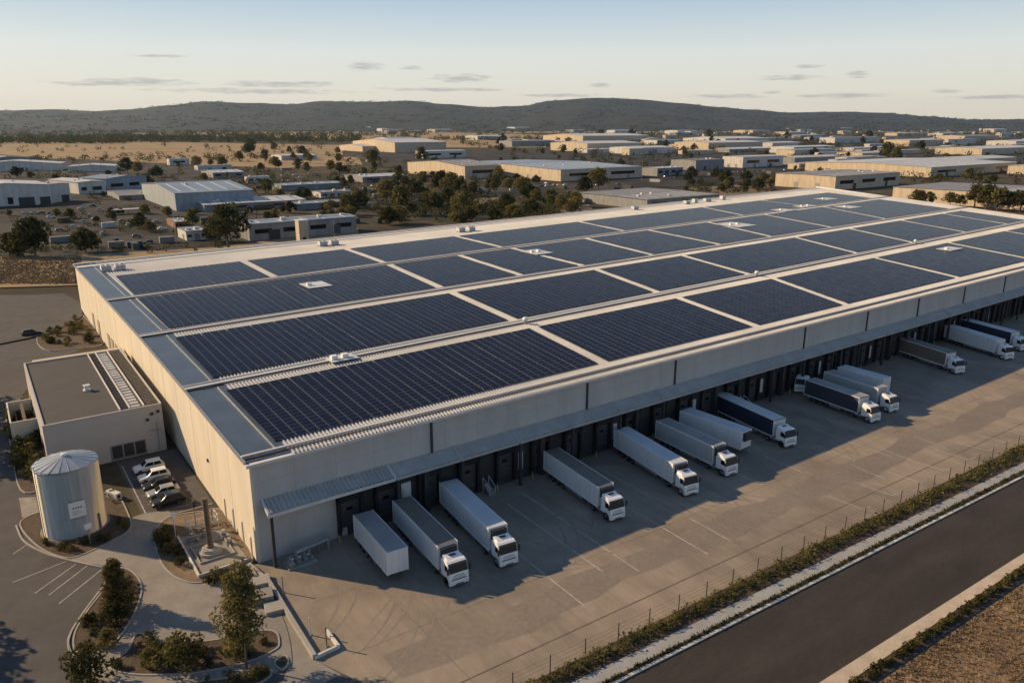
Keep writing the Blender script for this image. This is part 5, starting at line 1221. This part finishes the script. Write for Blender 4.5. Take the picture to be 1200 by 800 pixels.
S_(657, 213, 522, 752, 13, 'cream', 'blue', 'biggest cream hall with broad blue grey roof in the middle distance', doors=3, windows=2, pitch=.02)
S_(770, 207, 752, 800, 9, 'grey', 'white', 'grey shed at the right end of the biggest cream hall', doors=2)
S_(683, 168, 614, 760, 8, 'cream', 'white', 'far long cream hall beyond the biggest hall', doors=0, maxw=300)
S_(688, 178, 645, 752, 9, 'cream', 'white', 'cream hall with white roof right behind the biggest hall', doors=0)
S_(745, 181, 714, 790, 7, 'white', 'white', 'white shed with paired roofs right of the cream hall', doors=1)
S_(600, 172, 585, 650, 6, 'grey', 'grey', 'dull grey shed left of the cream hall with white roof', doors=0)
S_(758, 246, 676, 842, 11, 'grey', 'grey', 'low grey roofed building right behind the warehouse roof edge', doors=2, pitch=.01)
S_(870, 197, 846, 917, 12, 'white', 'white', 'white block shaped shed in front of the far shed rows', doors=2, windows=2)
S_(815, 200, 786, 848, 11, 'grey', 'dark', 'dark roofed shed left of the white block shaped shed', doors=2)
S_(1090, 208, 943, 1190, 11, 'cream', 'white', 'very long sunlit cream hall on the right', doors=2, pitch=.03)
S_(978, 223, 908, 1053, 15, 'cream', 'grey', 'dark fronted hall with sunlit cream end behind the far roof corner', doors=2, pitch=.02)
S_(1245, 250, 1045, 1300, 17, 'cream', 'grey', 'long bare cream wall hall at the right edge behind the trees', doors=0, pitch=.01)
S_(1130, 196, 1075, 1190, 8, 'cream', 'white', 'cream shed with a white gable behind the very long hall', doors=1)
for i, (cx, cy, xl, xr, hp, w, rf, lab) in enumerate((
    (830, 176, 790, 893, 8, 'cream', 'white', 'cream shed of the far rows just left of the middle right'), (850, 168, 800, 900, 5, 'white', 'white', 'thin white shed farthest behind the white block shed'),
    (930, 180, 903, 978, 7, 'white', 'white', 'white shed of the far rows above the very long cream hall'), (978, 168, 960, 1035, 6, 'white', 'grey', 'grey roofed far shed right of the white far shed'),
    (1065, 172, 1035, 1105, 7, 'cream', 'white', 'long cream far shed with white roof on the right'), (1130, 166, 1096, 1170, 6, 'cream', 'grey', 'cream far shed with grey roof near the right edge'),
    (955, 153, 925, 966, 6, 'white', 'white', 'tall white far hall under the hills'), (1035, 150, 1015, 1040, 5, 'white', 'white', 'small white far hall under the right hills'),
    (1010, 186, 980, 1045, 6, 'cream', 'white', 'cream shed behind the dark clump of trees'), (1150, 182, 1095, 1215, 7, 'cream', 'white', 'broad cream shed at the right before the far shed'),
    (1190, 172, 1155, 1240, 6, 'white', 'white', 'white far shed cut by the right edge'), (905, 172, 880, 940, 4, 'grey', 'white', 'flat grey far shed between two white ones'),
    (720, 164, 690, 760, 5, 'white', 'grey', 'flat far shed with grey roof above the cream hall'), (560, 164, 545, 590, 4, 'white', 'white', 'small far white shed left of the long far hall'),
    (770, 170, 755, 800, 5, 'white', 'blue', 'small blue roofed far shed in the middle distance'), (1215, 205, 1180, 1260, 9, 'cream', 'white', 'cream shed at the right edge above the long bare wall'))):
    S_(cx, cy, xl, xr, hp, w, rf, lab, doors=1 if cy > 170 else 0)
def free(x, y, w, d):
    p = at(x, y); return not any(blocked(p + U * (w * i / 3) + V * (d * j / 2), 3) for i in range(4) for j in range(3))
def blocked(p, m=4):
    for p0, W, D in FOOT:
        d = p - p0; a, b = d.dot(U), d.dot(V)
        if -m < a < W + m and -m < b < D + m: return True
    d = p - O; a, b = d.dot(U) / K, d.dot(V) / K
    return -6 < b < AIS[4](max(0, a)) + 6 and -20 < a < aend(b) + 8
k = 0; tries = 0
while k < 46 and tries < 3000:
    tries += 1; cx = R.uniform(700, 1240); cy = R.uniform(158, 202); u1 = depth(at(cx, cy)) / FPX; w = R.uniform(16, 52) * (cy - 140) / 45
    if cy > 186 and cx < 930: continue
    if not free(cx, cy, w * u1 * 1.4, R.uniform(.3, .6) * w * u1 * 1.6): continue
    S_(cx, cy, cx - w * R.uniform(.15, .5), cx + w, R.uniform(3.5, 7) * (cy - 130) / 50, R.choice(('cream', 'white', 'cream', 'grey')), R.choice(('white', 'grey', 'blue', 'white')), 'mid sized shed among the crowded sheds on the right of the estate', doors=1, group='sheds crowding the right of the estate', maxd=60); k += 1
FG = 'small sheds scattered over the far estate'
for k in range(90):
    cx, cy = R.uniform(430, 1240), 150.5 + 30 * R.random() ** 1.6
    if cy > 166 and cx < 600: continue
    w = R.uniform(10, 34) * (.5 + (cy - 148) / 34)
    S_(cx, cy, cx - w * R.uniform(.2, .9), cx + w, R.uniform(2.2, 4.2), R.choice(('cream', 'white', 'cream', 'grey')), R.choice(('white', 'white', 'grey', 'blue')), 'small pale shed among many on the far estate under the hills', doors=0, group=FG)
# works with silos and chimney
wk = empty('factory', at(470, 153), UANG, 'far white works with silos and a thin chimney under the hills', 'factory')
D_ = depth(at(470, 153)); u_ = D_ / FPX
q = MB(); q.box(-14 * u_, 0, 0, -4 * u_, 60, 9 * u_); q.build('silo_block', SH_WALL['white'], wk); q = MB(); q.box(-4 * u_, 0, 0, 6 * u_, 60, 6 * u_); q.build('hall', SH_WALL['cream'], wk)
q = MB(); q.tube((7 * u_, 20, 0), (7 * u_, 20, 13 * u_), .9 * u_, .7 * u_, 12); q.build('chimney', SH_WALL['white'], wk)
q = MB(); q.box(10 * u_, 10, 0, 20 * u_, 60, 3.5 * u_); q.build('low_shed', SH_WALL['white'], wk)
cp = empty('carport', at(150, 251), UANG, 'open carport with a flat pale roof in the car lot', 'carport')
q = MB(); q.box(-9, -3, 2.9, 9, 3, 3.15); q.build('roof', SH_ROOF['white'], cp)
for x in (-8.5, 0, 8.5):
    for y in (-2.6, 2.6): q = MB(); q.tube((x, y, 0), (x, y, 2.9), .12, n=6); q.build('post', M_steel, cp)
# lot and street cars, copies of three models
CM = [mat('container_' + n_, c_, .6, var=.12, scale=.6) for n_, c_ in (('rust', (.13, .075, .05)), ('blue', (.07, .09, .115)), ('grey', (.25, .25, .24)), ('white', (.52, .51, .48)), ('green', (.07, .085, .065)))]
rc = random.Random(31)
for k, (x, y) in enumerate([(24, 262), (36, 266), (14, 274), (150, 292), (164, 293), (128, 292), (188, 286), (120, 268), (92, 281), (68, 262), (236, 262), (60, 286), (410, 240), (424, 244), (398, 250), (438, 232), (462, 228), (505, 240), (560, 221), (575, 226), (598, 224), (630, 226), (664, 222), (720, 224), (742, 222), (775, 214), (812, 207), (836, 206), (905, 204), (925, 205), (312, 240), (300, 246), (340, 232), (422, 262), (448, 262), (480, 247), (330, 200), (352, 196), (300, 222), (432, 190)]):
    r = empty('shipping_container', at(x, y) + Vector((0, 0, .35)), UANG + rc.choice((0, pi / 2)) + rc.uniform(-.1, .1), 'container standing in the yards of the left lot' if x < 250 else 'container standing among the sheds behind the roof', 'container', 'containers in the left lot' if x < 250 else 'containers behind the roof')
    ln = rc.choice((6, 6, 12)); m_ = CM[rc.randrange(5)]; q = MB(); n_ = int(ln / .3)
    P = []
    for i in range(n_):
        P += [(ln * i / n_, 0), (ln * (i + .4) / n_, 0), (ln * (i + .5) / n_, .06), (ln * (i + .9) / n_, .06)]
    P.append((ln, 0)); q.prism(P + [(x_, 2.44 - y_) for x_, y_ in reversed(P)], 0, 2.6); q.build('body', m_, r)
    q = MB(); q.box(-.06, .08, .1, -.005, 2.36, 2.5); q.build('door', m_, r)
protos = [car_proto(p_, k_, (0, 0, -200), 0, 'x', 'x') for p_, k_ in ((P_white, 'hatch'), (P_silver, 'suv'), (P_grey, 'hatch'), (P_dark, 'hatch'))]
for k, (x, y) in enumerate([(105, 255), (112, 259), (98, 262), (118, 248), (88, 268), (80, 252), (140, 262), (150, 266), (170, 258), (182, 262), (190, 270), (95, 246), (108, 243), (60, 256), (48, 262), (70, 272), (160, 279), (174, 286), (120, 276), (136, 284),
        (428, 222), (436, 219), (446, 224), (470, 214), (480, 216), (560, 214), (570, 212), (578, 215), (590, 209), (640, 216), (700, 218), (712, 215), (724, 217), (780, 208), (792, 209), (920, 200), (934, 199), (330, 207), (345, 206), (352, 209), (362, 204), (372, 207)] + [(30 + 9 * i, 251 + .3 * i) for i in range(6)] + [(415 + 6 * i, 228 - .7 * i) for i in range(8)] + [(606 + 7 * i, 221 - .4 * i) for i in range(9)] + [(860 + 6 * i, 203 - .3 * i) for i in range(7)] + [(310 + 7 * i, 214 - .3 * i) for i in range(6)]):
    c = copy_tree(R.choice(protos)); c.location = at(x, y) + Vector((0, 0, .7)); c.location.z = .42; c.rotation_euler = (0, 0, UANG + R.choice((0, pi / 2, pi)) + R.uniform(-.1, .1))
    left = x < 250; c['label'] = 'car parked in the lot between the sheds on the left' if left else 'car parked beside the sheds in the middle distance'; c['group'] = 'cars in the left lot' if left else 'cars by the middle sheds'
def drop(o):
    for ch in KIDS.pop(o.name, []): drop(ch)
    bpy.data.objects.remove(o)
for p_ in protos: drop(p_)
# ------------------------------------------------------------------ trees of the plain
NAMED = [('low', 12, 301, 26, 'first dark tree from the left behind the dirt strip'), ('gum', 42, 301, 44, 'tallest of the dark trees at the left behind the dirt strip'), ('low', 28, 302, 30, 'dark tree between the first and the tallest at the left'),
         ('low', 101, 297, 28, 'broad round tree alone right of the dark left trees'), ('gum', 268, 292, 50, 'large olive tree beside the grey shed with blue roof'), ('gum', 226, 268, 22, 'tree behind the small white kiosk'), ('low', 252, 284, 28, 'bushy tree between the kiosk and the large olive tree'),
         ('low', 162, 268, 14, 'low bush tree in the car lot'), ('low', 176, 272, 12, 'second low bush tree in the car lot'), ('gum', 315, 228, 18, 'tree at the right end of the big grey shed'), ('gum', 150, 204, 18, 'left tree of the pair behind the blue grey shed'), ('gum', 162, 205, 15, 'right tree of the pair behind the blue grey shed'),
         ('low', 20, 208, 12, 'dark tree between the white roofs at the far left'), ('gum', 247, 195, 8, 'small tree right of the white field shed'), ('gum', 453, 240, 30, 'tall loose tree on the rough ground left of the middle'), ('gum', 470, 252, 34, 'loose gum in front of the tall loose tree'),
         ('gum', 437, 196, 20, 'tree left of the small white shed in the field'), ('gum', 494, 193, 20, 'tree right of the small white shed in the field'), ('low', 515, 222, 20, 'left tree before the low cream shed'), ('low', 530, 224, 20, 'right tree before the low cream shed'),
         ('gum', 613, 232, 24, 'rounded tree before the biggest cream hall'), ('low', 647, 239, 16, 'small dark tree right of the rounded one'), ('low', 668, 238, 13, 'reddish small tree left of the low grey roofed building'), ('gum', 701, 224, 26, 'dark tree behind the low grey roofed building'), ('low', 684, 226, 18, 'low tree left of the dark tree behind the grey roof'),
         ('low', 628, 215, 9, 'small round tree at the foot of the biggest hall'), ('low', 606, 212, 8, 'tiny tree left of the small round tree at the biggest hall'), ('gum', 1038, 190, 22, 'dark clump tree among the far sheds at the right'), ('gum', 1050, 192, 18, 'second dark clump tree beside it at the right')]
for kd, x, y, hp, lab in NAMED:
    p = at(x, y); tree(kd, p, hp / FPX * depth(p) / CT, lab)
RT = [(1075, 241, 18), (1088, 242, 17), (1113, 242, 16), (1125, 243, 14), (1142, 243, 26), (1155, 246, 28), (1168, 247, 26), (1182, 248, 22), (1195, 249, 24), (1210, 250, 24), (1134, 214, 16), (1146, 215, 12), (1163, 216, 11), (1100, 212, 8)]
for x, y, hp in RT:
    p = at(x, y); tree('gum', p, hp / FPX * depth(p) / CT, 'olive gum in the row before the long bare cream wall' if y > 230 else 'olive gum behind the long bare cream wall', group='gums before the cream wall' if y > 230 else 'gums behind the cream wall', wide=1.2)
def blocked(p, m=4):
    for p0, W, D in FOOT:
        d = p - p0; a, b = d.dot(U), d.dot(V)
        if -m < a < W + m and -m < b < D + m: return True
    d = p - O; a, b = d.dot(U) / K, d.dot(V) / K
    return -6 < b < AIS[4](max(0, a)) + 6 and -20 < a < aend(b) + 8
ZONES = [(40, (405, 700), (232, 268), 'low', (10, 20), 'rough scrub tree on the ground behind the back roof edge', 'scrub behind the roof edge'), (34, (400, 600), (200, 232), 'gum', (9, 18), 'gum on the rough ground left of the biggest hall', 'gums left of the biggest hall'),
         (22, (280, 400), (178, 206), 'gum', (9, 16), 'gum dotted over the dry left field', 'gums on the left field'), (26, (800, 910), (206, 226), 'low', (6, 13), 'scrub tree on the dirt before the white block shaped shed', 'scrub before the block shed'),
         (26, (0, 300), (190, 262), 'low', (6, 13), 'small tree between the sheds on the left', 'trees among the left sheds'), (70, (560, 1230), (160, 204), 'far', (4, 10), 'dark tree among the far sheds', 'trees among the far sheds'), (16, (300, 420), (214, 262), 'low', (8, 14), 'bushy tree near the blue roofed sheds', 'trees near the blue roofs')]
for n, xr_, yr_, kd, hr, lab, grp in ZONES:
    k = 0; tries = 0
    while k < n and tries < 4000:
        tries += 1; p = at(R.uniform(*xr_), R.uniform(*yr_))
        if blocked(p): continue
        tree(kd, p, R.uniform(*hr) / FPX * depth(p) / CT, lab, group=grp); k += 1
# far woods: belts that read as one mass
def woods(name, belts, seed):
    rr = random.Random(seed); q = MB()
    for (x0, y0), (x1, y1), n, hp, spread in belts:
        for _ in range(n):
            t = rr.random(); p = at(x0 + (x1 - x0) * t, y0 + (y1 - y0) * t + rr.uniform(-spread, spread)); dd = depth(p) / FPX
            if blocked(p): continue
            h = hp * rr.uniform(.45, 1.15) * dd; w = h * rr.uniform(.5, 1.1)
            leaves(q, (p.x, p.y, h * .5), (w, w, h * .5), 44, .27 * h, rr)
    tag(q.build(name, LEAF[1], recalc=False), kind='stuff')
woods('distant_woodland', [((-60, 167), (150, 167), 300, 8, 2), ((130, 165), (420, 166), 330, 8, 2), ((400, 163.5), (640, 164), 140, 5, 1.2), ((-60, 160), (500, 158), 420, 5, 2.2), ((-60, 155), (600, 154), 420, 3.5, 1.5), ((560, 157), (1260, 157), 420, 3.8, 3), ((600, 152), (1260, 151.5), 520, 2.6, 1.2),
      ((640, 166), (1240, 166), 420, 5, 7), ((600, 182), (1240, 186), 330, 7, 14), ((920, 205), (1240, 215), 60, 9, 6), ((400, 200), (600, 206), 60, 7, 12), ((250, 208), (420, 214), 70, 7, 9), ((0, 262), (290, 270), 70, 7, 14), ((420, 236), (680, 246), 160, 8, 12), ((805, 222), (905, 220), 90, 6, 6), ((405, 214), (560, 226), 130, 7, 14), ((440, 252), (660, 252), 120, 10, 10), ((280, 226), (420, 230), 90, 7, 14), ((0, 232), (290, 240), 60, 6, 10), ((0, 296), (280, 292), 50, 9, 5), ((0, 200), (300, 206), 90, 6, 10), ((700, 174), (1240, 174), 110, 5, 4), ((0, 188), (290, 186), 70, 6, 3), ((-40, 175), (420, 176), 70, 5, 5), ((120, 186), (420, 186), 60, 5, 4), ((540, 168), (620, 180), 40, 5, 2), ((-60, 151.5), (620, 151), 520, 2.2, .8), ((-60, 155), (620, 155), 260, 2.6, 2.5), ((600, 153.5), (1260, 153.5), 300, 2.4, 2)], 3)
def hill_woods():
    rr = random.Random(9); q = MB()
    for _ in range(8000):
        i = rr.randrange(HW - 1); j = min(HR - 1, int(20 * rr.random() ** .8)); fx, fy = rr.random(), rr.random()
        if HV[j * HW + i][2] < 4: continue
        A_, B_, C_ = (Vector(HV[j * HW + i]), Vector(HV[j * HW + i + 1]), Vector(HV[(j + 1) * HW + i])); p = A_ + (B_ - A_) * fx + (C_ - A_) * fy
        if sin(p.x * .0021 + p.y * .003) + sin(p.x * .0057 - p.y * .0017) + rr.uniform(-1.2, 1.2) < -.2: continue
        w = rr.uniform(20, 60); leaves(q, (p.x, p.y, p.z + 5), (w * 1.7, w, rr.uniform(7, 15)), 10, 19, rr)
    tag(q.build('hill_woodland', LEAF[1], recalc=False), kind='stuff')
hill_woods()
def town():
    rr = random.Random(21); q = MB()
    for _ in range(420):
        x = rr.uniform(-40, 1240); y = 149.3 + 9 * rr.random() ** 1.3; p = at(x, y); dd = depth(p) / FPX
        if blocked(p): continue
        w = rr.uniform(1.2, 4.5) * dd; d = rr.uniform(10, 40); h = rr.uniform(.7, 1.6) * dd
        q.box(p.x, p.y, 0, p.x + w, p.y + d, h)
    tag(q.build('distant_town', SH_WALL['white']), kind='stuff')
town()
# street lamps and poles of the estate
for k, (x, y, hp) in enumerate(((710, 222, 26), (207, 285, 30), (752, 214, 24), (392, 282, 22), (1005, 215, 18), (820, 190, 16), (598, 206, 16))):
    p = at(x, y); h = hp / FPX * depth(p) / CT
    r = empty('street_lamp', p, UANG, 'thin street lamp pole of the estate behind the warehouse', 'street lamp', 'street lamps of the estate')
    q = MB(); q.tube((0, 0, 0), (0, 0, h), .14, .08, 6); q.tube((0, 0, h), (1.8, 0, h + .3), .06, n=5); q.build('pole', M_steel, r); q = MB(); q.box(1.7, -.15, h + .22, 2.5, .15, h + .38); q.build('lamp_head', M_charcoal, r)

# ------------------------------------------------------------------ air
def haze():
    q = MB(); q.box(-24000, -600, -3, 24000, 19000, 620); me = q.mesh('haze', [])
    m = bpy.data.materials.new('haze_air'); m.use_nodes = True; nt = m.node_tree; n = nt.nodes
    for x in list(n):
        if x.type != 'OUTPUT_MATERIAL': n.remove(x)
    out = [x for x in n if x.type == 'OUTPUT_MATERIAL'][0]; v = n.new('ShaderNodeVolumePrincipled')
    v.inputs['Color'].default_value = (.5, .72, 1, 1); v.inputs['Density'].default_value = HAZE; v.inputs['Anisotropy'].default_value = .2
    nt.links.new(v.outputs[0], out.inputs['Volume']); me.materials.append(m) if not me.materials else None; me.materials[0] = m
    o = link_mesh('haze', me); tag(o, kind='stuff')
HAZE = .000014
haze()
